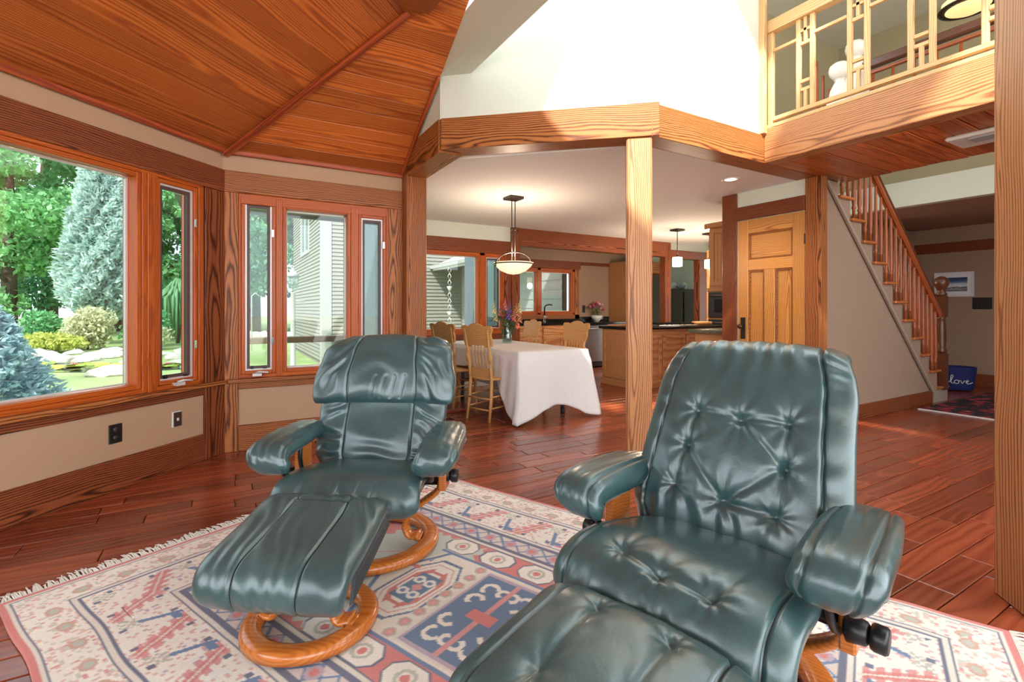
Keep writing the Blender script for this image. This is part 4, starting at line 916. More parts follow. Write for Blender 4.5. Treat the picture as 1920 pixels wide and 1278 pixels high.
def make_dining_chair(label):
    c=thing('dining_chair',label,'chair',(0,0,0),0,'pressed-back oak chairs around the dining table'); mt=M['chairwood']
    # front = -y
    seat=MB(); prof=[]
    for i in range(28):
        a=2*PI*i/28; x=.205*math.copysign(abs(math.cos(a))**.6,math.cos(a)); y=-.02+.205*math.copysign(abs(math.sin(a))**.6,math.sin(a)); prof.append((x*(1-.12*(y+.02)/.2),y))
    seat.prism(prof,.435,.46); seat.build('seat',mt,c,bevel=.006)
    for s in (-1,1):
        MB().lathe([(.013,0),(.017,.05),(.02,.2),(.026,.22),(.02,.24),(.024,.3),(.022,.42),(.016,.44)],10).build('leg',mt,c,Matrix.Translation((.17*s,-.17,0))@Matrix.Rotation(-.04*s,4,'Y'))
        MB().tube([(.172*s,.20,0),(.165*s,.165,.25),(.16*s,.155,.45),(.165*s,.19,.75),(.175*s,.235,.98)],[.014,.018,.02,.018,.014],10).build('leg',mt,c)
        MB().tube([(.175*s,.18,.62),(.172*s,.187,.68),(.172*s,.195,.72)],[.019,.025,.019],10).build('turned_ring',mt,c)
    # crest
    pts=[(-.20,.80),(-.13,.785),(-.09,.81),(0,.80),(.09,.81),(.13,.785),(.20,.80),(.215,.86),(.205,.92),(.235,.97),(.225,1.015),(.17,1.02),(.12,1.005),(.06,1.035),(0,1.045),(-.06,1.035),(-.12,1.005),(-.17,1.02),(-.225,1.015),(-.235,.97),(-.205,.92),(-.215,.86)]
    m=MB(); n=len(pts); yb=lambda x,z: .19+.045*(z-.75)/.25+.5*x*x*-.4
    m.raw([(x,yb(x,z)-.012,z) for x,z in pts]+[(x,yb(x,z)+.012,z) for x,z in pts],[tuple(range(n))[::-1],tuple(range(n,2*n))]+[(i,(i+1)%n,(i+1)%n+n,i+n) for i in range(n)])
    me=m.mesh('crest_rail'); bm=bmesh.new(); bm.from_mesh(me); bmesh.ops.recalc_face_normals(bm,faces=bm.faces); bmesh.ops.triangulate(bm,faces=[f for f in bm.faces if len(f.verts)>4]); bm.to_mesh(me); bm.free(); add('crest_rail',me,mt,c)
    pts=[(-.16,.46),(-.06,.455),(0,.47),(.06,.455),(.16,.46),(.165,.56),(-.165,.56)]
    m=MB(); n=len(pts); m.raw([(x,.150,z) for x,z in pts]+[(x,.17,z) for x,z in pts],[tuple(range(n))[::-1],tuple(range(n,2*n))]+[(i,(i+1)%n,(i+1)%n+n,i+n) for i in range(n)]); m.build('lower_splat',mt,c)
    for i in range(5):
        x=-.10+.05*i; a_=Vector((x*.95,.162,.55)); b2=Vector((x,.197,.81)); P_=[a_.lerp(b2,f) for f in (0,.2,.25,.3,.5,.7,.75,.8,1)]
        MB().tube(P_,[.006,.008,.011,.007,.009,.007,.011,.008,.006],8).build('spindle',mt,c)
    for z_,ya in ((.15,None),(.27,None)):
        for s in (-1,1): MB().tube([(.17*s,-.17,z_),(.168*s,.175,z_-.01)],.009,8).build('side_stretcher',mt,c)
    for z_ in (.12,.24): MB().tube([(-.168,.178,z_),(.168,.178,z_)],.009,8).build('back_stretcher',mt,c); MB().tube([(-.17,-.17,z_+.05),(.17,-.17,z_+.05)],[.010,.012] if False else .010,8).build('front_stretcher',mt,c)
    return c
c0=make_dining_chair('oak pressed-back chair at the near left side of the table')
c0.location=(2.55,4.80,0); c0.rotation_euler=(0,0,PI/2+.30)     # front (-y) turns to +x
dup(c0,(2.50,5.62,0),PI/2+.28,'oak pressed-back chair at the far left side of the table')
dup(c0,(3.64,4.95,0),-PI/2+.1,'oak pressed-back chair at the near right side, facing the room')
dup(c0,(3.62,5.98,0),-PI/2-.06,'oak pressed-back chair at the far right side, behind the flower vase')
# vase of flowers
dd=VIEW*F_PX+RIGHT*(951-CXP); tt=(CAM_H-.748)/(643-578.0)
va=thing('flower_vase','green glass vase of mixed garden flowers on the dining table','vase',(dd.x*tt,dd.y*tt,.7505))
MB().lathe([(.045,0),(.062,.01),(.07,.06),(.06,.13),(.045,.19),(.05,.235),(.066,.27),(.063,.27),(.046,.235),(.04,.19),(.054,.13),(.063,.06),(.05,.02)],24).build('glass',M['vaseglass'],va)
MB().lathe([(.002,.012),(.055,.015),(.061,.06),(.054,.12),(.002,.121)],20).build('water',glass_mat('vase_water',.05,(.82,.9,.86,1)),va)
fm={'pink':plain('snapdragon_pink',srgb(240,120,150),.6),'purple':plain('delphinium_purple',srgb(130,90,190),.6),'yellow':plain('snapdragon_cream',srgb(232,220,150),.6),'coral':plain('lily_coral',srgb(244,130,96),.6),'peach':plain('snapdragon_peach',srgb(236,160,120),.6),'red':plain('phlox_red',srgb(200,60,70),.6)}
sp_=[('pink',-.03,.50,'s'),('pink',-.10,.43,'s'),('yellow',-.17,.46,'s'),('yellow',-.15,.36,'s'),('purple',.03,.47,'s'),('purple',.01,.38,'s'),('coral',.13,.22,'b'),('peach',.12,.43,'s'),('coral',.09,.36,'s'),('red',-.05,.35,'b'),('yellow',.16,.47,'s'),('peach',.16,.35,'s'),('pink',.06,.33,'b')]
for i,(cn,x,z_,kd) in enumerate(sp_):
    yv=.08*math.sin(i*2.1); tipv=RIGHT*x+VIEW*yv
    flower(va,(tipv.x*.12,tipv.y*.12,.05),(tipv.x,tipv.y,z_),.044 if kd=='s' else .045,fm[cn],'ball' if kd=='b' else 'spike',i+40)
leaves(va,[((0,0,.31),150,.055),((0,0,.12),40,.02),((.03,-.02,.22),50,.03)],.07,leafm,5)
# ------------------------------------------------------------------ outdoors
GZ=-.35
def leafmat(name,c,v=.35,sc=.8,rough=.6):
    m,nt,b=nodes_of(name); L=nt.links.new; g=N(nt,'ShaderNodeNewGeometry')
    d=tuple(x*(1-v) for x in c[:3])+(1,); l=tuple(min(1,x*(1+v)) for x in c[:3])+(1,)
    r=ramp(nt,[(0,d),(.5,c),(1,l)]); L(g.outputs['Random Per Island'],r.inputs['Fac']); L(r.outputs['Color'],b.inputs['Base Color']); b.inputs['Roughness'].default_value=rough
    tl=N(nt,'ShaderNodeBsdfTranslucent'); L(r.outputs['Color'],tl.inputs['Color']); mx=N(nt,'ShaderNodeMixShader'); mx.inputs[0].default_value=.35
    out=[n for n in nt.nodes if n.type=='OUTPUT_MATERIAL'][0]; L(b.outputs[0],mx.inputs[1]); L(tl.outputs[0],mx.inputs[2]); L(mx.outputs[0],out.inputs['Surface']); return m
lawnm=plain('lawn_green',srgb(150,170,112),.9,noise=.25,nscale=.9)
gm_=MB(); gm_.raw([(-90,2,GZ),(90,2,GZ),(90,110,GZ),(-90,110,GZ)],[(0,1,2,3)])
dr=MB().raw([(-90,-90,GZ),(90,-90,GZ),(90,2,GZ),(-90,2,GZ)],[(0,1,2,3)]).build('ground_bounce',plain('pale_bounce',srgb(206,198,186),.9,noise=.1,nscale=5)); dr['kind']='structure'; dr['label']='unseen pale ground added for neutral bounce light'  # unseen pale surface added so bounced light is less green
g_=gm_.build('ground',lawnm); g_['kind']='structure'; g_['label']='lawn outside the windows'
def vol_leaves(n,centers,radii,size,seed,aspect=.55,droop=0.0,shell=.55):
    """leaf quads scattered in several ellipsoids, mostly near their surface"""
    rg=np.random.default_rng(seed); C=np.array(centers,float); Rr=np.array(radii,float)
    wts=(Rr[:,0]*Rr[:,1]*Rr[:,2])**.66; idx=rg.choice(len(C),n,p=wts/wts.sum())
    d=rg.normal(size=(n,3)); d/=np.linalg.norm(d,axis=1,keepdims=True); rad=(shell+(1-shell)*rg.random(n))[:,None]
    p=C[idx]+d*Rr[idx]*rad
    u=d*.4+rg.normal(size=(n,3))*.7; u[:,2]-=droop; u/=np.linalg.norm(u,axis=1,keepdims=True)
    t=np.cross(u,rg.normal(size=(n,3))); t/=np.linalg.norm(t,axis=1,keepdims=True)
    s=size*(.6+.8*rg.random(n))[:,None]
    V=np.stack([p-u*s*.5,p+t*s*aspect*.5,p+u*s*.5,p-t*s*aspect*.5],1).reshape(-1,3)
    me=bpy.data.meshes.new('foliage'); me.vertices.add(len(V)); me.vertices.foreach_set('co',V.ravel())
    me.loops.add(4*n); me.loops.foreach_set('vertex_index',np.arange(4*n)); me.polygons.add(n); me.polygons.foreach_set('loop_start',np.arange(0,4*n,4)); me.polygons.foreach_set('loop_total',np.full(n,4)); me.update(); me.validate(); return me
bark=plain('tree_bark',srgb(96,82,72),.9,noise=.35,nscale=4,bump=.5)
def decid(label,right,depth,h,rw,mat,seed,n=15000,low=.12,size=.30,group='trees beyond the garden'):
    rg=random.Random(seed); t_=thing('leafy_tree',label,'tree',view_pt(right,depth,GZ),0,group)
    tr=MB().tube([(0,0,0),(.1*rg.uniform(-1,1),.1,h*.3),(.25*rg.uniform(-1,1),0,h*.6),(0,.1,h*.9)],[h*.028,h*.022,h*.014,.03],9)
    for k in range(5):
        a=rg.uniform(0,6.28); z0=h*rg.uniform(.2,.65); L_=rw*rg.uniform(.3,.55); tr.tube([(0,0,z0),(L_*.5*math.cos(a),L_*.5*math.sin(a),z0+L_*.3),(L_*math.cos(a),L_*math.sin(a),z0+L_*.75)],[h*.01,h*.007,.02],6)
    tr.build('trunk',bark,t_)
    cs=[];rs=[]
    for k in range(26):
        f=rg.uniform(low,1); prof=math.sin(PI*min(1,max(0,(f-low*.5)/(1.05-low*.5))))**.6; a=rg.uniform(0,6.28); rad=rw*prof*rg.uniform(.2,.8)
        cs.append((rad*math.cos(a),rad*math.sin(a),h*f)); q=rw*rg.uniform(.26,.42); rs.append((q,q,q*.62))
    add('foliage',vol_leaves(n,cs,rs,size,seed),mat,t_); return t_
G1=leafmat('leaf_fresh',srgb(146,202,140)); G2=leafmat('leaf_mid',srgb(120,182,126)); G3=leafmat('leaf_deep',srgb(92,150,108)); GP=leafmat('pine_soft',srgb(116,170,134))
decid('broad bright green tree filling the left of the picture window',-25.5,25,13,5.0,G1,11,20000)
decid('tall mid green tree just left of the blue spruce',-19.5,27,15,4.5,G2,12,17000)
decid('bright green tree right of the blue spruce',-16.6,27,14,3.6,G1,13,15000)
decid('deep green tree behind the narrow casement of the picture window',-17.5,33,17,5,G3,14,9000)
decid('shaded green tree far behind the blue spruce',-27,34,18,6,G3,15,8000)
decid('mid green tree seen beside the weeping conifer',-22.5,35,18,5.5,G2,16,8000)
decid('tall pine green tree seen in the left casement of the triple window',-15.2,29,15,3.8,GP,17,9000)
decid('deep green tree behind the lawn by the lamp post',-13.0,31,15,3.6,G3,18,8000)
decid('leafy tree further left outside the picture window',-34,27,14,5.5,G2,19,7000)
decid('pale green tree at the corner of the garage wing',-11.5,36,14,3.0,G1,20,5000)
decid('tall green tree filling the gap left of the blue spruce',-23.2,30,17,4.2,G1,61,15000)
decid('deep green tree at the far left edge behind the others',-31,33,18,5.5,G3,62,12000)
decid('mid green tree behind the spruce tip',-19.8,36,20,5,G2,63,12000)
decid('dark green tree closing the view behind the lawn',-16.2,38,20,5,G3,64,12000)
def spruce(name,label,right,depth,h,rw,mat,seed,n,size,bare=.1,dens=1.0,group=None):
    rg=np.random.default_rng(seed); t_=thing(name,label,'tree',view_pt(right,depth,GZ),0,group)
    MB().tube([(0,0,0),(0,0,h*.5),(0,0,h*.97)],[h*.022,h*.013,.01],8).build('trunk',bark,t_)
    z=h*(bare+(1-bare)*rg.random(n)**1.25); f=(z-h*bare)/(h*(1-bare)); rmax=rw*np.minimum(1,(1-f)**.62+.03)*np.minimum(1,.35+f*5)
    a=rg.random(n)*2*PI; clump=.72+.28*np.sin(a*7+np.floor(z/h*22)*1.7)*np.cos(np.floor(z/h*22)*2.3+a*3)
    rad=rmax*clump*(.55+.45*rg.random(n)**.5); zz=z-.10*rad+.04*h*rg.normal(size=n)*.2
    p=np.stack([rad*np.cos(a),rad*np.sin(a),zz],1); u=np.stack([np.cos(a),np.sin(a),.35+.3*rg.normal(size=n)],1)+.55*rg.normal(size=(n,3)); u/=np.linalg.norm(u,axis=1,keepdims=True)
    t=np.cross(u,rg.normal(size=(n,3))); t/=np.linalg.norm(t,axis=1,keepdims=True); s=size*(.6+.8*rg.random(n))[:,None]
    V=np.stack([p-u*s*.5,p+t*s*.17,p+u*s*.5,p-t*s*.17],1).reshape(-1,3)
    me=new_mesh('needles',V,np.arange(4*n).reshape(-1,4).tolist()); add('foliage',me,mat,t_); return t_
BS=leafmat('blue_spruce',srgb(200,222,216),.25); BS2=leafmat('blue_spruce_near',srgb(178,206,214),.25)
spruce('blue_spruce','tall silvery blue spruce in the garden',-17.9,21.5,9.3,1.95,BS,31,30000,.30,.13)
spruce('young_spruce','young blue spruce branches close outside the picture window',-6.05,5.6,1.62,1.0,BS2,32,12000,.11,.02)
wp=thing('weeping_conifer','pale green weeping conifer seen through the narrow casement','tree',view_pt(-14.9,22,GZ)); m=MB(); rg=random.Random(5)
for k in range(90):
    a=rg.uniform(0,6.28); R_=rg.uniform(.15,1.0); top=2.9-R_*.7; m.tube([(R_*.5*math.cos(a),R_*.5*math.sin(a),top+.1),(R_*math.cos(a),R_*math.sin(a),top-.2),(R_*1.1*math.cos(a),R_*1.1*math.sin(a),rg.uniform(.3,1.2))],[.05,.07,.02],4)
m.build('drooping_branches',leafmat('weeping_green',srgb(140,190,140),.2),wp); MB().tube([(0,0,0),(.1,0,1.4),(0,0,2.7)],[.08,.06,.03],8).build('trunk',bark,wp)
def shrub(label,right,depth,r,h,mat,seed,n=1500,size=.16,nm='shrub'):
    t_=thing(nm,label,'shrub',view_pt(right,depth,GZ),0,'garden shrubs'); rg=random.Random(seed); st_=MB()
    for k in range(6):
        a=k*1.05; st_.tube([(0,0,0),(r*.4*math.cos(a),r*.4*math.sin(a),h*.7)],[.02,.008],5)
    st_.build('stems',bark,t_)
    add('foliage',vol_leaves(n,[(rg.uniform(-.4,.4)*r,rg.uniform(-.4,.4)*r,h*rg.uniform(.3,.75)) for _ in range(6)],[(r*.6,r*.6,h*.35)]*6,size,seed),mat,t_)
YG=leafmat('yellow_green_leaf',srgb(198,206,110),.2); CR=leafmat('cream_variegated',srgb(206,208,170),.2)
shrub('cream variegated shrub at the foot of the blue spruce',-16.0,18.6,1.0,1.7,CR,41,2400); shrub('low yellow-green shrub left of the cream shrub',-16.2,17.5,1.1,.75,YG,42,1800); shrub('dark green shrub beside the tree trunk',-18.5,19.5,1.0,1.5,G2,43,1500); shrub('green shrub right of the blue spruce',-14.6,20,1.2,1.6,G2,44,1500); shrub('pink-tipped shrub behind the rocks',-13.4,18.5,.8,1.0,CR,45,900)
rockm=plain('pale_garden_stone',srgb(196,190,182),.9,noise=.25,nscale=3,bump=.4)
def rock(label,right,depth,sx,sy,sz,seed,rz=0):
    bm=bmesh.new(); bmesh.ops.create_icosphere(bm,subdivisions=2,radius=1)
    for v in bm.verts:
        k=1+.28*mnoise.noise(v.co*1.7+Vector((seed*3.1,0,0))); v.co=Vector((v.co.x*sx*k,v.co.y*sy*k,max(-.3,v.co.z)*sz*k))
    me=bpy.data.meshes.new('rock'); bm.to_mesh(me); bm.free(); o=add('garden_rock',me,rockm); o.location=view_pt(right,depth,GZ+sz*.2); o.rotation_euler=(0,0,rz); return tag(o,label,'rock','stones of the rock garden')
rg=random.Random(9); lab='pale stone of the rock garden edging the pond'
for i in range(46):
    d_=rg.uniform(13.8,17.5); rpx=rg.uniform(20,380); rock(lab,(rpx-960)/925*d_,d_,rg.uniform(.2,.55),rg.uniform(.2,.4),rg.uniform(.08,.2),i,rg.uniform(0,3))
rock('large flat pale boulder just outside the picture window',-6.6,7.9,.9,.6,.22,77,.4)
rock('broad pale rock beyond the right end of the pond',-9.3,11.5,.5,.4,.2,78)
pond=MB(); P_=[]
for k in range(26):
    a=2*PI*k/26; P_.append((2.9*math.cos(a)*(1+.12*math.sin(3*a)),1.1*math.sin(a)*(1+.1*math.cos(2*a))))
pond.prism(P_,0,.012); po=pond.build('pond_water',plain('pond_water',srgb(70,84,80),.08)); po.location=view_pt(-10.9,12.9,GZ+.004); po.rotation_euler=(0,0,-YAW); tag(po,'small garden pond behind the young spruce','pond')
padm=[plain('lily_pad_green',srgb(150,176,70),.4),plain('lily_pad_yellow',srgb(196,200,80),.4)]
padme=MB(); pr=[(0,0)]+[(math.cos(math.radians(a)),math.sin(math.radians(a))) for a in range(12,349,24)]; padme.prism(pr,0,.05); pad_mesh=[padme.mesh('lily_pad') for _ in range(2)]
for q in (0,1): pad_mesh[q].materials.append(padm[q])
for i in range(60):
    a=rg.uniform(0,6.28); rr_=math.sqrt(rg.random()); lx,ly=2.3*rr_*math.cos(a),.8*rr_*math.sin(a); sc_=rg.uniform(.1,.19)
    o=add('lily_pad',pad_mesh[i%2]); p_=view_pt(-10.9+lx,12.9+ly,GZ+.018+rg.uniform(0,.05)); o.matrix_basis=Matrix.Translation(p_)@Matrix.Rotation(rg.uniform(-.3,.3),4,'X')@Matrix.Rotation(rg.uniform(0,6),4,'Z')@Matrix.Scale(sc_,4)
    tag(o,'yellow-green lily pad floating on the pond','lily pad','lily pads on the pond')
wl=plain('water_lily_pink',srgb(230,130,170),.6)
for i,(lx,ly,lb) in enumerate(((-.62,.1,'left pink water lily on the pond'),(1.75,.2,'right pink water lily on the pond'))):
    o=thing('water_lily',lb,'flower',view_pt(-10.9+lx,12.9+ly,GZ+.06))
    for ring_,nn,tl in ((.12,9,.35),(.08,7,.8)):
        for k in range(nn):
            a=2*PI*k/nn; d3=Vector((math.cos(a),math.sin(a),tl)).normalized(); u=Vector((-math.sin(a),math.cos(a),0)); MB().raw([d3*.01,d3*ring_*.6+u*.03,d3*ring_,d3*ring_*.6-u*.03],[(0,1,2,3)]).build('petal',wl,o)
# garage wing with lap siding
sid=plain('cream_lap_siding',srgb(146,144,134),.7,noise=.03,nscale=2); cornm=plain('white_corner_board',srgb(170,170,168),.6)
WX0,WX1,WY,WY1,WZ=2.3,6.3,13.8,20.0,6.2
wing=thing('garage_wing','two storey house wing with cream lap siding outside the windows','building',(WX0,WY,GZ)); T=Matrix.Translation((-WX0,-WY,-GZ))
MB().box((WX0+.03,WY+.03,GZ),(WX1+3,WY1,WZ)).build('core',sid,wing,T)
ex_=.104; nb=int((WZ-GZ)/ex_)
fb=MB().raw([(0,.012,0),(0,-.034,0),(0,.0,ex_+.01),(0,.012,ex_+.01)]+[(WX1-WX0,.012,0),(WX1-WX0,-.034,0),(WX1-WX0,.0,ex_+.01),(WX1-WX0,.012,ex_+.01)],[(0,1,2,3),(7,6,5,4),(1,5,6,2),(0,4,5,1),(3,2,6,7)]).mesh('lap_board'); fb.materials.append(sid)
Ls=WY1-WY; sbm=MB().raw([(.012,0,0),(-.034,0,0),(.0,0,ex_+.01),(.012,0,ex_+.01)]+[(.012,Ls,0),(-.034,Ls,0),(0,Ls,ex_+.01),(.012,Ls,ex_+.01)],[(3,2,1,0),(4,5,6,7),(2,6,5,1),(1,5,4,0),(7,6,2,3)]).mesh('lap_board'); sbm.materials.append(sid)
for i in range(nb):
    add('lap_board',fb,None,wing,T@Matrix.Translation((WX0,WY,GZ+.15+i*ex_))); add('lap_board',sbm,None,wing,T@Matrix.Translation((WX0,WY,GZ+.15+i*ex_)))
MB().box((WX0-.05,WY-.05,GZ),(WX0+.2,WY-.02,WZ)).box((WX0-.05,WY-.02,GZ),(WX0-.02,WY+.22,WZ)).build('corner_board',cornm,wing,T)
wf=MB(); wf.box((WX0-.06,16.0,2.9),(WX0-.02,17.8,3.0)); wf.box((WX0-.06,16.0,3.0),(WX0-.02,16.12,4.5)); wf.box((WX0-.06,17.68,3.0),(WX0-.02,17.8,4.5)); wf.box((WX0-.06,16.84,3.0),(WX0-.02,16.96,4.5)); wf.box((WX0-.06,16.0,4.5),(WX0-.02,17.8,4.6))
wo=wf.build('window',cornm,wing,T); MB().box((WX0-.03,16.1,3.0),(WX0-.022,17.7,4.5)).build('pane',plain('far_pane',srgb(120,140,150),.05),wo)
# porch wall running back to the kitchen
pw=thing('porch_wing','low porch wing with pale siding and an eave behind the dining window','building',(WX1,11.0,GZ)); T=Matrix.Translation((-WX1,-11.0,-GZ))
MB().box((WX1,8.6,GZ),(WX1+.12,WY-.06,2.6)).build('wall',cornm,pw,T)
L2=WY-8.66; pb=MB().raw([(.012,0,0),(-.014,0,0),(.0,0,ex_*2),(.012,0,ex_*2),(.012,L2,0),(-.014,L2,0),(0,L2,ex_*2),(.012,L2,ex_*2)],[(3,2,1,0),(4,5,6,7),(2,6,5,1),(1,5,4,0),(7,6,2,3)]).mesh('lap_board'); pb.materials.append(cornm)
for i in range(14): add('lap_board',pb,None,pw,T@Matrix.Translation((WX1,8.6,GZ+.1+i*ex_*2)))
rfm=plain('pale_shingles',srgb(214,212,206),.8,noise=.1,nscale=12)
MB().raw([(5.35,9.2,2.30),(5.35,WY-.06,2.30),(6.5,WY-.06,2.85),(6.5,9.2,2.85),(5.35,9.2,2.44),(5.35,WY-.06,2.44),(6.5,WY-.06,2.97),(6.5,9.2,2.97)],[(3,2,1,0),(4,5,6,7),(0,1,5,4),(1,2,6,5),(2,3,7,6),(3,0,4,7)]).build('roof',rfm,pw,T)
MB().box((5.27,9.2,2.36),(5.36,WY-.03,2.46)).build('gutter',cornm,pw,T); MB().box((WX1-.03,12.7,GZ+.1),(WX1-.015,13.45,2.1)).build('door_trim',plain('teal_trim',srgb(130,170,176),.6),pw,T); MB().box((WX1-.045,12.8,GZ+.1),(WX1-.03,13.3,2.0)).build('porch_door',plain('pale_door',srgb(200,206,210),.5),pw,T)
rc=thing('rain_chain','white metal rain chain with cup links hanging from the porch gutter','rain chain',(5.31,12.4,2.36)); cm=plain('pale_zinc',srgb(214,216,210),.4,metal=.3)
for k in range(14):
    z_=-.12-.17*k
    if k%4==3: MB().lathe([(.02,z_-.07),(.08,z_+.07),(.075,z_+.07),(.015,z_-.05)],12).build('cup_link',cm,rc)
    else: MB().tube([(0,0,z_+.085),(.05,0,z_),(0,0,z_-.085),(-.05,0,z_),(0,0,z_+.085)],.009,6).build('link',cm,rc)
sl_=thing('wall_sconce','small pale wall light on the siding seen through the dining window','lamp',(5.0,WY-.03,1.3)); MB().box((-.05,-.02,-.1),(.05,0,.1)).build('back_plate',cornm,sl_); MB().lathe([(.03,-.1),(.06,-.06),(.06,.12),(.02,.16)],12,'z',(0,-.09,0)).build('shade',emat('sconce_glass',srgb(255,236,190),1.0),sl_)
# grey storm door on the kitchen's outside wall
kd=struct('door_2','grey storm door seen through the dining side light'); MB().box((3.93,7.15,-.05),(3.98,8.1,2.15)).build('leaf',ext,kd,bevel=.004); MB().box((3.92,7.28,1.05),(3.935,7.97,2.0)).build('pane',plain('reeded_pane',srgb(170,182,190),.12),kd,bevel=.004); MB().box((3.915,7.28,.15),(3.932,7.97,.85)).build('panel',ext,kd,bevel=.008); MB().tube([(3.90,7.22,1.0),(3.89,7.32,1.0)],.012,8).build('handle',M['iron'],kd)
t=trim(20,'pale roof eave outside the triple window'); MB().box((-.35,4.93,2.16),(1.54,5.5,2.24)).build('soffit',plain('eave_grey',srgb(150,150,148),.7,noise=.1),t); MB().box((-.35,5.5,2.13),(1.54,5.53,2.32)).build('fascia',cornm,t)
# deck rail, lamp post, feeder pole
dk_=thing('deck_rail','brown timber deck rail outside the triple window','railing',(-1.0,6.3,GZ)); bm_=plain('weathered_timber',srgb(150,126,104),.8,noise=.2,nscale=6); MB().box((.85,-.07,1.15),(2.45,.07,1.22)).build('cap',bm_,dk_,bevel=.005)
for x in (.95,2.3): MB().box((x-.045,-.045,0),(x+.045,.045,1.15)).build('post',bm_,dk_,bevel=.004)
lp=thing('lamp_post','white garden lamp post with a lantern in front of the house wing','lamp post',view_pt(-5.15,11.6,GZ)); MB().lathe([(.12,0),(.12,.1),(.06,.14),(.05,1.9),(.07,1.93)],12).build('post',cornm,lp); MB().tube([(-.25,0,1.72),(.25,0,1.72)],.02,6).build('cross_arm',cornm,lp); MB().lathe([(.05,1.95),(.11,2.02),(.14,2.3),(.13,2.3),(.1,2.04),(.02,2.02)],8).build('lantern',M['vaseglass'],lp); MB().lathe([(.16,2.3),(.08,2.4),(.02,2.46),(.002,2.5)],8).build('roof',cornm,lp)
fp=thing('feeder_pole','thin metal bird feeder pole on the lawn','pole',view_pt(-9.5,18,GZ)); MB().tube([(0,0,0),(0,0,2.0),(.12,0,2.12),(.25,0,2.0)],.02,6).build('pole',cm,fp)
for i in range(16):
    d_=23; rp_=430+i*7.5; rock('weathered stone of the low wall across the lawn',(rp_-960)/925*d_,d_+rg.uniform(-.1,.1),.3,.25,.42,200+i,rg.uniform(0,3))
for o in COL.objects:
    if o.get('label')=='weathered stone of the low wall across the lawn': o['group']='stones of the low lawn wall'
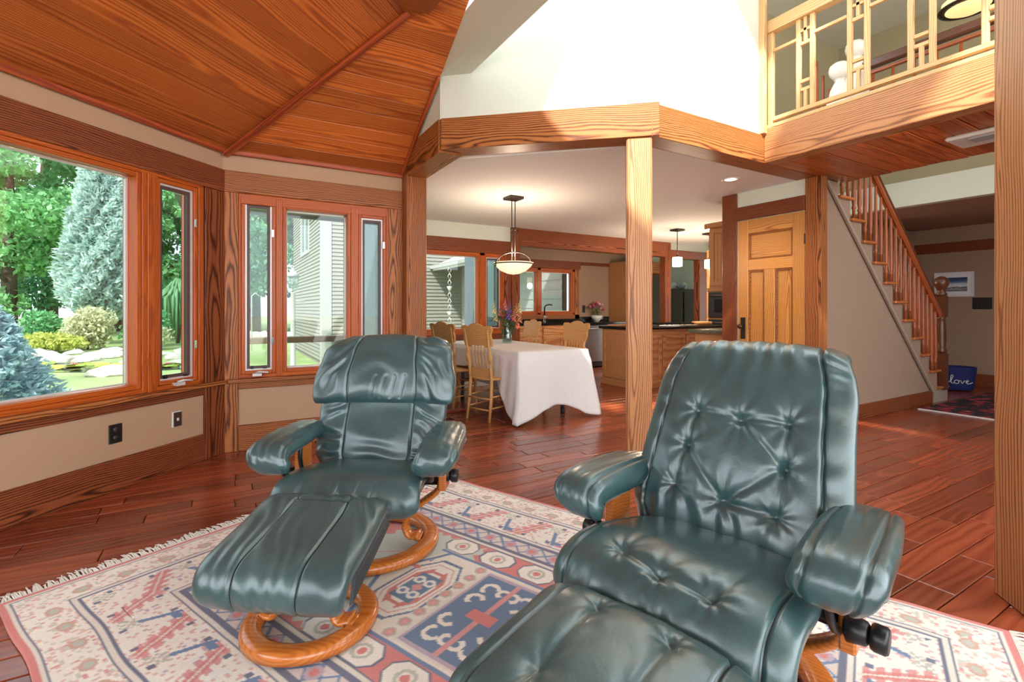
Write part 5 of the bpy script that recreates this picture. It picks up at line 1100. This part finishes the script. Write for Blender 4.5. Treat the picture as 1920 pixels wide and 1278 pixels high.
# ------------------------------------------------------------------ patterned rug
RUG_O=Vector((-.79,2.75,0)); eU=Vector((.9165,.40,0)); eV=Vector((.40,-.9165,0)); RW,RL=2.18,3.25
rug=thing('oriental_rug','large cream, pink and blue patterned wool rug under the recliners','rug',RUG_O,math.atan2(eU.y,eU.x))
def rug_colors(U,Vv):
    n=U.shape; c=np.zeros(n+(3,)); 
    def col(r,g,b): return np.array(srgb(r,g,b)[:3])
    cream=col(246,240,230); red=col(216,104,100); pink=col(222,140,142); aqua=col(196,206,198); blue=col(66,112,168); navy=col(58,72,116); lil=col(186,160,184); pale=col(232,224,214); teal=col(30,100,152); sage=col(188,192,178)
    c[:]=cream
    def put(m,k): c[m]=k
    du=np.minimum(U,RW-U); dv=np.minimum(Vv,RL-Vv); d=np.minimum(du,dv); onU=du<dv; along=np.where(onU,Vv,U)
    h=lambda a,b: (np.sin(a*127.1+b*311.7)*43758.5453)%1
    # outer guard
    g=(d<.20); cell=h(np.floor(along/.013),np.floor(d/.012)); put(g&(cell>.80),col(228,190,180)); put(g&(cell<.10),col(206,208,196)); put(g&(cell>.95),pink)
    fl=((along%.16-.08)**2+((d-.13)*1.3)**2); put(g&(fl<.0012),col(206,160,140)); put(g&(fl<.0004),sage)
    put(d<.022,red); put((d>.032)&(d<.042),navy); put((d>.022)&(d<.032),pale)
    for e in (.20,.47,.625): 
        put((d>e-.012)&(d<e+.012),pale); put((np.abs(d-e-.014)<.004)|(np.abs(d-e+.014)<.004),navy)
    # main border with slanted stepped motifs
    m=(d>.215)&(d<.455); t=d-.335; ph=(along+t*.55)%.30; band=np.abs(ph-.15)
    st=.035+.012*np.sign(np.sin(t*150)); put(m&(band<st)&(np.abs(t)<.10),pink); put(m&(band<st*.45)&(np.abs(t)<.10),red); put(m&(band<.005)&(np.abs(t)<.11),pale)
    ph2=(along-t*.4+.15)%.30; b2=np.abs(ph2-.15); put(m&(b2<.011)&(t>-.03)&(t<.10),blue); put(m&(np.abs(t-.075)<.014)&(b2<.05)&(ph2>.15),blue); put(m&(b2<.035)&(np.abs(t+.06)<.03)&(((np.floor(along/.014)+np.floor(d/.014))%2)<1),sage)
    ph3=(along+.07)%.15; put(m&(np.abs(ph3-.075)<.010)&(np.abs(np.abs(t)-.085)<.012),navy)
    cell=h(np.floor(along/.012),np.floor(d/.012)); put(m&(c[...,0]==cream[0])&(cell>.88),col(228,178,170)); put(m&(c[...,0]==cream[0])&(cell<.04),lil)
    # inner border: blue lattice
    m=(d>.485)&(d<.61); t=d-.5475; put(m,col(222,206,200)); a1=np.abs(((along+t*1.0)%.085)-.0425); a2=np.abs(((along-t*1.0)%.085)-.0425)
    put(m&((a1<.007)|(a2<.007)),blue); fl=((along%.13-.065)**2+t**2); put(m&(fl<.0011),lil); put(m&(fl<.0003),red); put(m&(np.abs(np.abs(t)-.055)<.008),navy)
    # field
    f=d>.64; u=(U-RW/2); v=(Vv-RL/2); au=np.abs(u); av=np.abs(v)
    put(f,red)
    # end medallions in aqua with serrated edges
    ser=.035*np.abs(((u*1.0)%.07)/.035-1); put(f&(av>.30+ser*1.2)&(av<.93-ser-.25*au),aqua)
    ser2=.03*np.abs(((v)%.06)/.03-1); put(f&(au>.44-ser2)&(av>.15),red)
    rad=np.abs(u)+.8*np.abs(av-.62); put(f&(rad<.085),red); put(f&(rad<.05),pale); put(f&(np.abs(rad-.20)<.006),pink)
    # hexagons along the sides
    hx=np.abs(u); hv=np.abs(((v+.11)%.22)-.11); m=f&(av<.55)&(np.abs(hx-.385)<.075); oc=np.maximum(np.maximum(np.abs(hx-.385)/.066,hv/.092),(np.abs(hx-.385)+hv)/.118); put(m&(oc<1),navy); put(m&(oc<.9),cream); fl=((hx-.385)**2+hv**2); put(m&(oc<.75)&(fl>.0007)&(fl<.0016),sage); put(m&(fl<.0003),red)
    # centre: big cream lozenge field with octagons and hooks
    lz=f&(av+.50*au<.58)&(au<.30); put(lz,col(242,234,222)); put(f&(np.abs(av+.50*au-.585)<.010)&(au<.30),blue); put(f&(np.abs(av+.50*au-.605)<.006)&(au<.30),pale); put(f&(np.abs(au-.305)<.008)&(av<.5),blue)
    for cu,cv in ((0,-.36),(0,.36)):
        x=u-cu; y=v-cv; oc=np.maximum(np.maximum(np.abs(x)/.235,np.abs(y)/.125),(np.abs(x)*.62+np.abs(y))/.20)
        seg=((np.floor((x+y)/.016)%2)<1); m=lz|True; put(m&(oc<1)&(oc>.93)&f,navy); put(m&(oc<1)&(oc>.93)&f&seg,blue); put((oc<.93)&f,cream); put((np.abs(oc-.80)<.014)&f,pink); put((np.abs(oc-.55)<.05)&f&(np.abs(x)>.05),red); put((np.abs(oc-.63)<.04)&f&(np.abs(y)>.03)&(np.abs(x)<.16),red)
        i2=np.maximum(np.abs(x)/.10,np.abs(y)/.062); put((i2<1)&f,teal); rr=np.sqrt((np.abs(x)-.05)**2+(np.abs(y)-.03)**2); put((rr<.028)&f,cream); put((rr<.013)&f,blue); put((np.abs(x)+np.abs(y)<.03)&f,pink)
    # heart of the rug: teal square with cream scrolls
    m=(au<.25)&(av<.16)&f; put((au<.285)&(av<.19)&f,pale); put((au<.27)&(av<.176)&f,lil); put(m,teal)
    for sx in (-1,1):
        for sy in (-1,1):
            for ox,oy,r0 in ((.17,.09,.035),(.08,.10,.032),(.17,.02,.026)):
                rr=np.sqrt((u-sx*ox)**2+(v-sy*oy)**2); put(m&(np.abs(rr-r0)<.010)&(((u-sx*ox)*sx+(v-sy*oy)*sy)>-.02),cream)
    put(m&(np.abs(v-u*.0)<.012),pink); put(m&(au<.03)&(av<.06),red)
    # rosette bands beside the heart
    for s in (-1,1):
        t=v-s*.222; m=f&(au<.29)&(np.abs(t)<.028); q=((u%.075)-.0375); fl=np.sqrt(q**2+t**2); put(m&(fl<.027),pink); put(m&(np.abs(fl-.024)<.004),sage); put(m&(fl<.009),col(228,170,150))
    # hooks
    for cu in (-.22,-.14,.12,.20):
        for s in (-1,1):
            m=f&(np.abs(u-cu)<.011)&(s*v>.46)&(s*v<.56)&(av+.5*au<.57); put(m,blue if cu in(-.22,.20) else red)
    # weave: faded, uneven dye
    k=.93+.10*h(np.floor(U/.006),np.floor(Vv/.006)); fade=1+.06*np.sin(U*7+Vv*3)*np.sin(Vv*5.3)
    c*= (k*fade)[...,None]
    wash=np.array(srgb(248,244,240)[:3]); c=c*.80+wash*.20
    return np.clip(c,0,1)
nu,nv=364,542
gu=np.linspace(0,RW,nu); gv=np.linspace(0,RL,nv); UU,VV=np.meshgrid(gu,gv,indexing='ij')
wob=.006*np.sin(VV*5)+.004*np.sin(VV*13+1)
PX=UU+np.where(UU<.3,wob,0)+np.where(UU>RW-.3,wob*.6,0); PY=-VV; PZ=.010+.0008*np.sin(UU*37)*np.sin(VV*29)
co=np.stack([PX,PY,PZ],-1).reshape(-1,3)
ii=np.arange(nu*nv).reshape(nu,nv); quads=np.stack([ii[:-1,:-1],ii[:-1,1:],ii[1:,1:],ii[1:,:-1]],-1).reshape(-1,4)
# skirt down to the floor
bi=np.concatenate([ii[:,0],ii[-1,1:],ii[-2::-1,-1],ii[0,-2:0:-1]]); base=co[bi].copy(); base[:,2]=.001; nb0=len(co); co=np.vstack([co,base]); kk=np.arange(len(bi)); k2=(kk+1)%len(bi)
quads=np.vstack([quads,np.stack([bi[kk],bi[k2],nb0+k2,nb0+kk],-1)])
me=bpy.data.meshes.new('rug_pile'); me.vertices.add(len(co)); me.vertices.foreach_set('co',co.ravel()); nq=len(quads)
me.loops.add(4*nq); me.loops.foreach_set('vertex_index',quads.ravel()); me.polygons.add(nq); me.polygons.foreach_set('loop_start',np.arange(0,4*nq,4)); me.polygons.foreach_set('loop_total',np.full(nq,4)); me.update(); me.validate()
cc=rug_colors(UU,VV).reshape(-1,3); cc=np.vstack([cc,np.tile(np.array(srgb(200,150,140)[:3]),(len(base),1))]); cc=np.hstack([cc,np.ones((len(cc),1))])
at=me.color_attributes.new('weave','FLOAT_COLOR','POINT'); at.data.foreach_set('color',cc.ravel())
def rug_mat():
    m,nt,b=nodes_of('wool_rug'); L=nt.links.new; a=N(nt,'ShaderNodeVertexColor',layer_name='weave'); L(a.outputs['Color'],b.inputs['Base Color']); b.inputs['Roughness'].default_value=.95; b.inputs['Specular IOR Level'].default_value=.1
    tc=N(nt,'ShaderNodeTexCoord'); nz=N(nt,'ShaderNodeTexNoise',i_Scale=260.0,i_Detail=2.0); L(tc.outputs['Object'],nz.inputs['Vector']); bp=N(nt,'ShaderNodeBump',i_Strength=.4,i_Distance=.004); L(nz.outputs['Fac'],bp.inputs['Height']); L(bp.outputs['Normal'],b.inputs['Normal']); return m
add('pile',me,rug_mat(),rug)
fm_=plain('cotton_fringe',srgb(232,226,218),.95)
for nm,yv,sg in (('fringe',0.0,1),('fringe',-RL,-1)):
    m=MB(); rgf=random.Random(21+sg); k=0
    while k*.0055<RW:
        x=k*.0055+rgf.uniform(-.002,.002); L_=.075+rgf.uniform(-.025,.03); lean=rgf.uniform(-.018,.018); wd=.0035
        p=[(x,yv,.008),(x+lean*.5,yv+sg*L_*.55,.010+rgf.uniform(0,.004)),(x+lean,yv+sg*L_,.003)]
        for a_,b_ in ((0,1),(1,2)):
            A_,B_=p[a_],p[b_]; m.raw([(A_[0]-wd,A_[1],A_[2]),(A_[0]+wd,A_[1],A_[2]),(B_[0]+wd*.8,B_[1],B_[2]),(B_[0]-wd*.8,B_[1],B_[2]),(A_[0],A_[1],A_[2]+.004),(B_[0],B_[1],B_[2]+.003)],[(0,1,4),(0,4,5,3),(4,1,2,5),(3,5,2)])
        k+=1
    o=m.build(nm,fm_,rug); o['kind']='stuff'
# ------------------------------------------------------------------ leather recliners
def smooth_path(pts,n):
    P=[Vector((0,p[0],p[1])) for p in pts]; out=[]
    for i in range(n):
        t=i/(n-1)*(len(P)-1); k=min(int(t),len(P)-2); f=t-k
        p0=P[max(k-1,0)];p1=P[k];p2=P[k+1];p3=P[min(k+2,len(P)-1)]
        out.append(.5*((2*p1)+(p2-p0)*f+(2*p0-5*p1+4*p2-p3)*f*f+(3*p1-p0-3*p2+p3)*f**3))
    return [(q.y,q.z) for q in out]
def interp(keys,v):
    xs=[k[0] for k in keys]; ys=[k[1] for k in keys]; return float(np.interp(v,xs,ys))
def sm(keys,v):
    """smooth interpolation of keys"""
    for (a,ya),(b,yb) in zip(keys,keys[1:]):
        if v<=b:
            f=(v-a)/(b-a); f=f*f*(3-2*f); return ya+(yb-ya)*f
    return keys[-1][1]
def cushion(name,path,w,tf,tb,parent,disp=None,MU=72,NV=90,edge=3.2,ends=6.0,xoff=None,wend=.10,mat=None,M_=None,seams=(),hseams=()):
    """padded form along a path in the YZ plane. w/tf/tb keyed along 0..1; disp(u,v) moves the front face"""
    C=smooth_path(path,NV); s=np.linspace(-1,1,MU); us=.45*s+.55*np.sin(PI/2*s); ub=us[::-1][1:-1:3]
    vs=[]; n=len(us)+len(ub)
    for j in range(NV):
        v=j/(NV-1); a=C[max(j-1,0)]; b=C[min(j+1,NV-1)]; ty,tz=b[0]-a[0],b[1]-a[1]; l=math.hypot(ty,tz); ty/=l; tz/=l; ny,nz=-tz,ty
        q=abs(2*v-1)**ends; en=math.sqrt(max(0.0,1-q)); W=sm(w,v)*(1-wend*(abs(2*v-1)**(ends*1.3))); F=sm(tf,v)*en; B=sm(tb,v)*en; xo=sm(xoff,v) if xoff else 0
        for u in us:
            h=F*max(0,1-abs(u)**edge)**(1/2.4); 
            if disp: h+=disp(u,v)*min(1,en*1.5)*max(0,1-abs(u)**8)
            vs.append((xo+u*W,C[j][0]+ny*h,C[j][1]+nz*h))
        for u in ub:
            h=-B*max(0,1-abs(u)**edge)**(1/2.4); vs.append((xo+u*W,C[j][0]+ny*h,C[j][1]+nz*h))
    fs=[]
    for j in range(NV-1):
        for i in range(n):
            i2=(i+1)%n; fs.append((j*n+i,j*n+i2,(j+1)*n+i2,(j+1)*n+i))
    fs.append(tuple(range(n))[::-1]); fs.append(tuple((NV-1)*n+i for i in range(n)))
    me=new_mesh(name,vs,fs,True); bm=bmesh.new(); bm.from_mesh(me); bmesh.ops.recalc_face_normals(bm,faces=bm.faces); bm.to_mesh(me); bm.free()
    ob=add(name,me,mat or M['leather'],parent,M_)
    def pt(j,u):
        i=int(np.clip(np.searchsorted(us,u)-1,0,len(us)-2)); f=(u-us[i])/(us[i+1]-us[i]); return Vector(vs[j*n+i]).lerp(Vector(vs[j*n+i+1]),f)
    lines=[[pt(j,fn(j/(NV-1))) for j in range(j0,NV-j0,2)] for fn in seams for j0 in (max(2,NV//30),)]
    for v0,ua,ub_ in hseams:
        j=int(v0*(NV-1)); lines.append([pt(j,u) for u in np.linspace(ua,ub_,40)])
    for Ln in lines: MB().tube(Ln,.0024,5).build('seam',M['thread'],ob)
    return ob
def groove(x,wd,dep): return -dep*math.exp(-(x/wd)**2)
def nz3(x,y,s,seed=0): return mnoise.noise(Vector((x*s,y*s,seed*7.3)))
def tufts(P,su=1.0,sv=1.0,amp=.0032):
    def f(x,y):
        r=0
        for k,(a,b,dep) in enumerate(P):
            dx=(x-a)*su; dy=(y-b)*sv; q=math.hypot(dx,dy)
            r-=dep*math.exp(-(q/.035)**1.3)
            ang=math.atan2(dy,dx); r+=amp*math.sin(ang*8+k*2)*math.exp(-q/.065)*min(1,q/.02)
        return r
    return f
def crease(x,y,ax,ay,bx,by,wd,dep):
    dx,dy=bx-ax,by-ay; L2=dx*dx+dy*dy; t=max(0,min(1,((x-ax)*dx+(y-ay)*dy)/L2)); q=math.hypot(x-ax-t*dx,y-ay-t*dy); return -dep*math.exp(-(q/wd)**2)

def ring(name,R_,wd,ht,parent,z0=.012,ry=1.0):
    prof=[(-wd,0),(-wd*1.0,ht*.55),(-wd*.8,ht*.9),(-wd*.4,ht),(wd*.35,ht),(wd*.75,ht*.92),(wd,ht*.6),(wd,.0)]
    vs=[];fs=[];n=len(prof);S_=64
    for k in range(S_):
        a=2*PI*k/S_
        for dr,dz in prof: vs.append(((R_+dr)*math.cos(a),(R_+dr)*math.sin(a)*ry,z0+dz))
    for k in range(S_):
        for i in range(n): fs.append((k*n+i,((k+1)%S_)*n+i,((k+1)%S_)*n+(i+1)%n,k*n+(i+1)%n))
    me=new_mesh(name,vs,fs,True); bm=bmesh.new(); bm.from_mesh(me); bmesh.ops.recalc_face_normals(bm,faces=bm.faces); bm.to_mesh(me); bm.free(); return add(name,me,M['beech'],parent)
def cee(name,s,parent,xt,zt,xi,xr,wd=.075,th=.022,y0=0.0):
    """bent-wood C strip: from outer top, down and in, curling out to the ring; s is the side"""
    ctl=[(xt,zt),(xt-.02,zt-.06),(xi+.05,zt*.58),(xi+.01,zt*.42),(xi,zt*.28),(xi+.025,zt*.16),(xi+.07,.06),(xr-.03,.05),(xr,.045)]
    pts=smooth_path(ctl,26); return MB().ribbon([(s*p[0],y0,p[1]) for p in pts],(0,1,0),wd,th).build(name,M['beech'],parent)
def glides(parent,R_):
    o=MB().lathe([(R_-.02,0),(R_+.02,0),(R_+.025,.012),(R_-.02,.012)],40)
    o.f=o.f[:-2]; o.sm=o.sm[:-2]; n=4
    for k in range(40): o.f.append((k*4,((k+1)%40)*4,((k+1)%40)*4+3,k*4+3)); o.sm.append(True)
    return o.build('base_glide',M['black'],parent)
def knobs(parent,s,x,y,z):
    MB().lathe([(.004,0),(.03,0),(.034,.008),(.034,.03),(.03,.036),(.004,.036)],20,'x').build('recline_knob',M['black'],parent,Matrix.Translation((s*x,y,z))@(Matrix.Rotation(PI,4,'Z') if s<0 else Matrix.Identity(4)))
    MB().lathe([(.02,0),(.036,.01),(.03,.05),(.018,.06)],16,'x').build('knob_hub',M['black'],parent,Matrix.Translation((s*(x-.06),y,z))@(Matrix.Rotation(PI,4,'Z') if s<0 else Matrix.Identity(4)))
    pts=smooth_path([(y-.08,z+.20),(y-.09,z+.10),(y-.05,z+.02),(y+.02,z-.03),(y+.12,z-.03)],14); MB().ribbon([(s*(x-.075),p[0],p[1]) for p in pts],(1,0,0),.02,.018).build('side_lever',M['black'],parent)

def recliner_reno(loc,rz,label,S_=1.0):
    c=thing('recliner',label,'armchair',loc,rz); c.scale=(S_,S_,S_)
    def seat_d(u,v):
        x=u*.31; y=v*.62; r=.004*nz3(x,y,9,1)
        for k,a in enumerate((-.06,.02,.10)): r+=crease(x,y,a,.05,a+.03,.24,.010,.006)
        r+=.004*math.sin(x*60+nz3(x,y,6)*6)*math.exp(-((v-.25)/.18)**2)*.8
        return r
    cushion('seat',[(-.375,.31),(-.405,.36),(-.37,.415),(-.25,.43),(-.05,.40),(.13,.37)],[(0,.30),(.2,.335),(.6,.33),(1,.29)],[(0,.045),(.3,.055),(1,.05)],[(0,.06),(1,.07)],c,seat_d,MU=120,NV=120,ends=7)
    def back_d(u,v):
        x=u*.33; y=v*.9; r=.005*nz3(x,y,6,2)
        sx=.16+.02*(1-v); r+=groove(abs(x)-sx,.005,.015)
        side=max(0,abs(x)-sx); r+=.006*math.sin(y*75+abs(x)*30+nz3(x,y,8)*5)*min(1,side/.05)
        r+=.007*math.sin(y*34+nz3(x,y,4)*4)*math.exp(-(x/.15)**2)*.7
        r+=groove(v-.10-.05*(1-abs(u)),.03,.012)
        return r
    cushion('backrest',[(.06,.33),(.085,.41),(.12,.52),(.18,.66),(.24,.80),(.29,.92)],[(0,.27),(.3,.345),(.7,.355),(1,.33)],[(0,.07),(.3,.075),(1,.05)],[(0,.05),(1,.05)],c,back_d,MU=130,NV=150,ends=8,seams=[lambda v,s=s:s*(.16+.02*(1-v))/.33 for s in (-1,1)])
    def head_d(u,v):
        x=u*.37; y=v*.45; sx=.18-.015*v; r=groove(abs(x)-sx,.005,.015)+.005*nz3(x,y,7,3)
        side=max(0,abs(x)-sx); r+=.007*math.sin(abs(x)*40+y*55+nz3(x,y,7)*6)*min(1,side/.05)
        r+=.006*math.sin(y*38+nz3(x,y,5)*4)*math.exp(-(x/.16)**2)
        for a in (-.05,.0,.05,.1): r+=crease(x,y,a,.03,a+.02,.12,.009,.006)
        return r
    cushion('headrest',[(.15,.70),(.19,.79),(.235,.88),(.285,.965),(.335,1.005),(.38,1.0)],[(0,.395),(.25,.40),(.55,.375),(.8,.345),(1,.30)],[(0,.065),(.3,.085),(.75,.07),(1,.05)],[(0,.02),(1,.06)],c,head_d,MU=140,NV=120,ends=7,wend=.06,seams=[lambda v,s=s:s*(.18-.015*v)/.37 for s in (-1,1)])
    for s in (-1,1):
        def arm_d(u,v): return .004*nz3(u,v,4,s+5)+groove(abs(u)-.8,.08,.006)+.003*math.sin(v*60+u*6)*abs(u)
        a=cushion('armrest',[(-.31,.465),(-.325,.52),(-.28,.56),(-.1,.575),(.08,.575),(.2,.56)],[(0,.07),(.2,.098),(.6,.10),(1,.075)],[(0,.03),(.25,.05),(1,.05)],[(0,.04),(.3,.055),(1,.05)],c,arm_d,MU=40,NV=50,ends=5,edge=2.8,xoff=[(0,.36*s),(.4,.395*s),(1,.385*s)])
        MB().tube([(s*(.36+.07),-.33,.505),(s*.46,-.20,.535),(s*.485,-.02,.55),(s*.46,.15,.545)],.005,6).build('arm_seam',M['leather'],a)
        MB().box((s*.37-.02,-.06,.30),(s*.37+.02,.06,.54)).build('arm_support',M['beech'],c,bevel=.006)
        MB().tube([(s*.35,-.24,.50),(s*.35,-.24,.44),(s*.34,-.18,.40)],.014,8).build('arm_bracket',M['black'],c)
        knobs(c,s,.41,-.02,.37); cee('curved_leg',s,c,.355,.34,.17,.255,.085,.026)
    MB().box((-.26,-.22,.27),(.26,.12,.34)).build('seat_pan',M['black'],c,bevel=.02); MB().tube([(-.355,0,.335),(.355,0,.335)],.022,10).build('axle',M['black'],c)
    ring('base_ring',.295,.042,.042,c); glides(c,.29)
    return c
def ottoman_reno(loc,rz,label,S_=1.0):
    c=thing('ottoman',label,'ottoman',loc,rz); c.scale=(S_,S_,S_)
    def d(u,v):
        x=u*.27; y=v*.5; r=groove(abs(x)-.115,.005,.013)+groove(y-.36,.005,.010)*(1 if abs(x)<.115 else 0)+.003*nz3(x,y,8,4)
        r+=.0045*math.sin(x*95+y*42+nz3(x,y,6)*7)*(.5+.5*nz3(x,y,5,9))
        return r
    cushion('cushion',[(-.255,.215),(-.285,.275),(-.25,.335),(-.13,.368),(-.01,.395),(.09,.425),(.135,.42),(.155,.39)],[(0,.272),(.3,.285),(1,.272)],[(0,.03),(.2,.045),(.8,.045),(1,.035)],[(0,.02),(.2,.05),(.8,.05),(1,.02)],c,d,MU=120,NV=110,ends=9,edge=7,seams=[lambda v,s=s:s*.115/.27 for s in (-1,1)],hseams=[(.72,-.42,.42)])
    for s in (-1,1):
        MB().raw([(s*.274,-.24,.235),(s*.274,.12,.365),(s*.274,.09,.41),(s*.274,-.22,.325),(s*.285,-.23,.245),(s*.285,.11,.37),(s*.285,.08,.40),(s*.285,-.21,.315)],[(0,1,2,3),(4,5,6,7),(0,1,5,4),(1,2,6,5),(2,3,7,6),(3,0,4,7)]).build('side_panel',plain('dark_side_leather',srgb(44,52,54),.5),c)
        cee('curved_leg',s,c,.235,.30,.115,.20,.08,.024,-.03)
    MB().box((-.24,-.13,.275),(.24,.07,.305)).build('cross_bar',M['black'],c,bevel=.008)
    ring('base_ring',.218,.04,.042,c); glides(c,.213); return c
def recliner_royal(loc,rz,label,S_=1.0):
    c=thing('recliner',label,'armchair',loc,rz); c.scale=(S_,S_,S_)
    T=tufts([(-.13,.30,.022),(.0,.27,.02),(.14,.27,.022)])
    def seat_d(u,v):
        x=u*.33; y=v*.62; r=groove(abs(x)-.272,.0055,.017)+.004*nz3(x,y,8,1)+T(x,y)*.8+.010*(1-(x/.3)**2)
        r+=.004*math.sin(x*70+nz3(x,y,5)*6)*math.exp(-((v-.2)/.15)**2); r+=crease(x,y,-.13,.30,.0,.27,.014,.007)+crease(x,y,0,.27,.14,.27,.014,.007)+crease(x,y,.14,.27,.2,.42,.014,.006)
        return r
    cushion('seat',[(-.345,.27),(-.38,.335),(-.345,.40),(-.23,.425),(-.03,.40),(.15,.375)],[(0,.32),(.2,.35),(.6,.345),(1,.30)],[(0,.05),(.3,.06),(1,.055)],[(0,.06),(1,.07)],c,seat_d,MU=130,NV=130,ends=7,seams=[lambda v,s=s:s*.272/.33 for s in (-1,1)])
    B_=[(-.14,.455,.026),(.015,.445,.022),(.165,.455,.026),(-.15,.36,.026),(.165,.35,.026),(-.165,.26,.02),(.0,.25,.026),(.155,.245,.022)]
    TB=tufts(B_)
    def back_d(u,v):
        x=u*.34; y=v*.86; r=groove(abs(x)-.285+.04*v,.0055,.018)+.004*nz3(x,y,7,2)+TB(x,y)+.014*(1-(x/.3)**2)*math.sin(PI*v)
        inn=1 if abs(x)<.26 else .5
        for (i,j) in ((0,1),(1,2),(0,3),(3,5),(2,4),(4,7),(3,6),(4,6),(1,4),(6,7)): r+=crease(x,y,B_[i][0],B_[i][1],B_[j][0],B_[j][1],.011,.008)
        r+=.0045*math.sin(x*80+nz3(x,y,5)*5)*(math.exp(-((v-.18)/.12)**2)+math.exp(-((v-.80)/.12)**2))
        if abs(x)>.265: r+=.003*math.sin(y*90+nz3(x,y,6)*4)
        return r
    cushion('backrest',[(.08,.33),(.10,.42),(.13,.52),(.19,.68),(.255,.83),(.315,.945),(.36,1.005),(.42,1.015)],[(0,.31),(.25,.36),(.6,.34),(.9,.30),(1,.29)],[(0,.07),(.3,.085),(.8,.06),(1,.05)],[(0,.05),(1,.06)],c,back_d,MU=150,NV=190,ends=8,wend=.05,seams=[lambda v,s=s:s*(.285-.04*v)/.34 for s in (-1,1)])
    for s in (-1,1):
        def arm_d(u,v): return groove(abs(u)-.62,.07,.010)+.004*nz3(u,v,4,s+5)+.003*math.sin(v*70+u*5)*max(0,abs(u)-.55)
        a=cushion('armrest',[(-.205,.47),(-.225,.525),(-.185,.562),(-.05,.575),(.12,.575),(.26,.555)],[(0,.075),(.2,.098),(.6,.10),(1,.08)],[(0,.03),(.25,.045),(1,.045)],[(0,.05),(.3,.08),(1,.07)],c,arm_d,MU=64,NV=70,ends=5,edge=2.8,xoff=[(0,.365*s),(.35,.39*s),(1,.38*s)])
        MB().box((s*.375-.02,-.05,.28),(s*.375+.02,.07,.53)).build('arm_support',M['beech'],c,bevel=.006); knobs(c,s,.43,-.06,.36); cee('curved_leg',s,c,.36,.34,.17,.27,.085,.026)
    MB().box((-.26,-.22,.27),(.26,.12,.34)).build('seat_pan',M['black'],c,bevel=.02); MB().tube([(-.36,0,.335),(.36,0,.335)],.022,10).build('axle',M['black'],c)
    ring('base_ring',.305,.045,.045,c); glides(c,.30); return c
def ottoman_royal(loc,rz,label,S_=1.0):
    c=thing('ottoman',label,'ottoman',loc,rz); c.scale=(S_,S_,S_)
    P_=[(-.115,.36,.024),(.115,.36,.024),(-.115,.20,.024),(.115,.20,.024)]; T=tufts(P_,amp=.0018)
    def d(u,v):
        x=u*.33; y=v*.5; r=groove(abs(x)-.255,.006,.016)+.003*nz3(x,y,7,6)+T(x,y)+crease(x,y,-.115,.36,-.115,.20,.014,.006)+crease(x,y,.115,.36,.115,.20,.014,.006)+.010*(1-(x/.3)**2)
        return r
    cushion('cushion',[(-.215,.225),(-.24,.285),(-.20,.345),(-.07,.375),(.06,.395),(.15,.41),(.20,.40),(.215,.36)],[(0,.285),(.3,.315),(.8,.315),(1,.285)],[(0,.03),(.2,.055),(.8,.05),(1,.03)],[(0,.02),(.2,.06),(.8,.06),(1,.02)],c,d,MU=130,NV=120,ends=8,edge=4,seams=[lambda v,s=s:s*.255/.33 for s in (-1,1)])
    for s in (-1,1): cee('curved_leg',s,c,.24,.29,.115,.205,.08,.024)
    MB().box((-.24,-.1,.275),(.24,.1,.305)).build('cross_bar',M['black'],c,bevel=.008); ring('base_ring',.23,.04,.042,c); glides(c,.225); return c
RUGZ=.0112
def face(fr,fd):
    """rotation so that local -y points along view-space (right,depth) direction"""
    d=RIGHT*fr+VIEW*fd; return math.atan2(d.x,-d.y)
recliner_reno(view_pt(-.70,2.49,RUGZ),face(-.04,-1),'dark green leather recliner with a pillow headrest, facing the camera by the window',.97)
ottoman_reno(view_pt(-.755,1.86,RUGZ),face(-.13,-.99),'dark green leather footstool with two lengthwise seams on an amber wood ring',.94)
recliner_royal(view_pt(.655,1.60,RUGZ),face(-.72,-.695),'button-tufted dark green leather recliner nearest the camera on the right',1.0)
ottoman_royal(view_pt(.198,1.115,RUGZ),face(-.70,-.715),'button-tufted dark green leather footstool cut by the bottom edge',.91)
